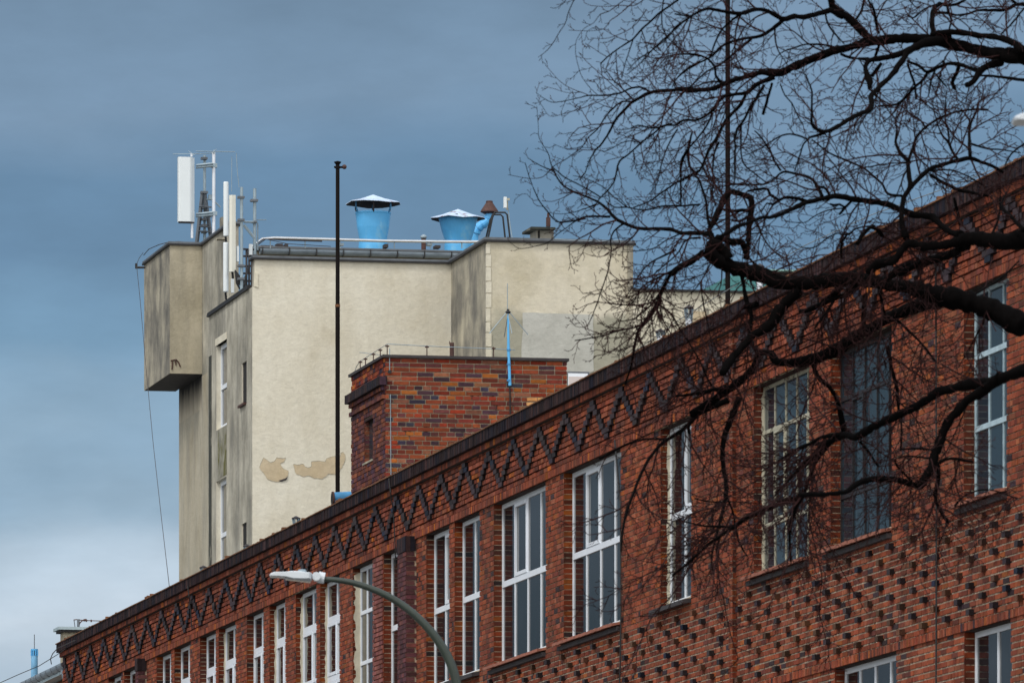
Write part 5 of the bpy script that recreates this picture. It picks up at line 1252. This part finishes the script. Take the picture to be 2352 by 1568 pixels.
# long drooping shoots in front of the facade
for k in range(430):
    sm, Ys = random.choice(drawn); i = random.randrange(1, len(sm)); q_ = sm[i]
    if q_[1] < 1050 or q_[0] > 4150 or q_[0] < 2620 or q_[2] < 5: continue
    ang = math.pi / 2 + RU(-.15, 1.15)
    twig(q_[0], q_[1], Ys[i], ang, RU(120, 430) if q_[1] < 1650 or R() < .5 else RU(300, 720), RU(3.4, 7.5), 0)
print('twigs', ntw, len(twigs.v), len(limbs.v))
trunk = MB(); bx = (TX / SC - 1176) / F * TY
tz = lambda y: (HZ - y / SC) / F * TY + CZ
trunk.tube([(bx + .15, TY + .1, 0), (bx + .08, TY, 1.2), (bx, TY, 4), (bx - .05, TY, tz(1900)), (bx, TY, tz(1300)), (bx + .05, TY + .1, tz(800)), (bx + .0, TY + .2, tz(200)), (bx + .25, TY + .3, tz(-700)), (bx + .3, TY + .4, tz(-1700))], [.62, .42, .36, .34, .30, .25, .19, .12, .05], 14)
trunk.build('trunk', M_BARK, tree, rot=False, smooth=True)
limbs.build('limbs', M_BARK, tree, rot=False, smooth=True); twigs.build('twigs', M_TWIG, tree, rot=False)
# ---------------------------------------------------------------- ground, street
mb = MB(); mb.box(-900, 900, -300, 1500, -.3, 0); mb.build('ground', M_GRND, org=(0, 0, 0), rot=False, kind='structure')
mb = MB(); mb.box(-14.5, -7.5, -120, 420, .0, .004); mb.build('street', M_ASPH, org=(0, 0, 0), kind='structure')
mb = MB(); mb.box(-7.5, -.2, -120, 420, .0, .13); mb.box(-19, -14.5, -120, 420, 0, .13); mb.build('pavement', M_PAVE, org=(0, 0, 0), kind='structure')
# ---------------------------------------------------------------- sky and light
w = bpy.data.worlds.new('World'); bpy.context.scene.world = w; w.use_nodes = True; nt = w.node_tree; nt.nodes.clear()
out = nd(nt, 'ShaderNodeOutputWorld'); bg = nd(nt, 'ShaderNodeBackground'); nt.links.new(bg.outputs[0], out.inputs[0])
SUN_EL, SUN_AZ = math.radians(54), math.radians(-140)
sky = nd(nt, 'ShaderNodeTexSky', sky_type='NISHITA'); sky.sun_disc = False; sky.sun_elevation = SUN_EL; sky.sun_rotation = SUN_AZ; sky.air_density = 1.4; sky.dust_density = 3
tc = nd(nt, 'ShaderNodeTexCoord').outputs['Generated']
sp = nd(nt, 'ShaderNodeSeparateXYZ'); nt.links.new(tc, sp.inputs[0])
def mth(op, a, b=None, c=None):
    n = nd(nt, 'ShaderNodeMath', operation=op)
    for i, v in enumerate((a, b, c)):
        if v is None: continue
        if hasattr(v, 'is_linked'): nt.links.new(v, n.inputs[i])
        else: n.inputs[i].default_value = v
    return n.outputs[0]
# cloud structure in direction space: soft horizontal banks
wv = noise(nt, 9, 4, .5, tc, (1, 1, 2.2)); wv2 = noise(nt, 26, 5, .55, tc, (1, 1, 2.4))
el = mth('ADD', sp.outputs['Z'], mth('MULTIPLY', mth('SUBTRACT', wv, .5), .05)); el = mth('ADD', el, mth('MULTIPLY', mth('SUBTRACT', wv2, .5), .012))
mr = nd(nt, 'ShaderNodeMapRange'); nt.links.new(el, mr.inputs['Value']); mr.inputs['From Min'].default_value = .05; mr.inputs['From Max'].default_value = .17
bank = ramp(nt, mr.outputs[0], [(.0, (.38, .47, .575)), (.16, (.43, .54, .655)), (.235, (.575, .68, .79)), (.34, (.295, .425, .555)), (.45, (.172, .312, .465)), (.56, (.126, .237, .378)), (.68, (.126, .237, .378)), (.77, (.18, .285, .42)), (.88, (.152, .243, .36)), (1.0, (.137, .22, .34))])
up = nd(nt, 'ShaderNodeMapRange'); nt.links.new(sp.outputs['Z'], up.inputs['Value']); up.inputs['From Min'].default_value = .16; up.inputs['From Max'].default_value = .6
back = nd(nt, 'ShaderNodeMapRange'); nt.links.new(sp.outputs['Y'], back.inputs['Value']); back.inputs['From Min'].default_value = .3; back.inputs['From Max'].default_value = -.5
lowl = nd(nt, 'ShaderNodeMapRange'); nt.links.new(sp.outputs['X'], lowl.inputs['Value']); lowl.inputs['From Min'].default_value = -.12; lowl.inputs['From Max'].default_value = -.26
bank = mix(nt, 1.0, bank, ramp(nt, noise(nt, 40, 6, .6, tc, (1, 1, 2.6)), [(.3, .90), (.7, 1.07)]), 'MULTIPLY')
bank = mix(nt, lowl.outputs[0], bank, ramp(nt, noise(nt, 16, 5, .6, tc), [(.35, (.055, .09, .125)), (.65, (.15, .20, .265))]))
cl = noise(nt, 2.2, 5, .6, tc); hi_ = ramp(nt, cl, [(.3, (.42, .50, .62)), (.7, (.95, 1.0, 1.08))])
col = mix(nt, up.outputs[0], bank, hi_)
col = mix(nt, back.outputs[0], col, (1.28, 1.27, 1.25))
sk = mix(nt, 1.0, sky.outputs[0], (.008, .008, .008), 'MULTIPLY')
col = mix(nt, 1.0, col, sk, 'ADD')
nt.links.new(col, bg.inputs['Color']); bg.inputs['Strength'].default_value = 1.0
L = bpy.data.lights.new('sun', 'SUN'); L.energy = 1.75; L.angle = math.radians(14); L.color = (1, .96, .9)
lo = bpy.data.objects.new('sun', L); COL.objects.link(lo)
from mathutils import Vector
dvec = Vector((math.sin(SUN_AZ) * math.cos(SUN_EL), math.cos(SUN_AZ) * math.cos(SUN_EL), math.sin(SUN_EL)))
lo.rotation_euler = dvec.to_track_quat('Z', 'Y').to_euler(); lo.location = (-20, 60, 60)
# ---------------------------------------------------------------- camera
cam = bpy.data.cameras.new('camera'); co = bpy.data.objects.new('camera', cam); COL.objects.link(co)
co.location = (0, 0, CZ); co.rotation_euler = (math.radians(90), 0, 0)
cam.sensor_width = 36; cam.lens = 36 * F / 2352; cam.shift_y = (HZ - 784) / 2352; cam.clip_start = .5; cam.clip_end = 5000
cam.dof.use_dof = True; cam.dof.focus_distance = 140; cam.dof.aperture_fstop = 13
sc = bpy.context.scene; sc.camera = co
sc.view_settings.view_transform = 'Standard'; sc.view_settings.look = 'None'; sc.view_settings.exposure = 0; sc.view_settings.gamma = 1
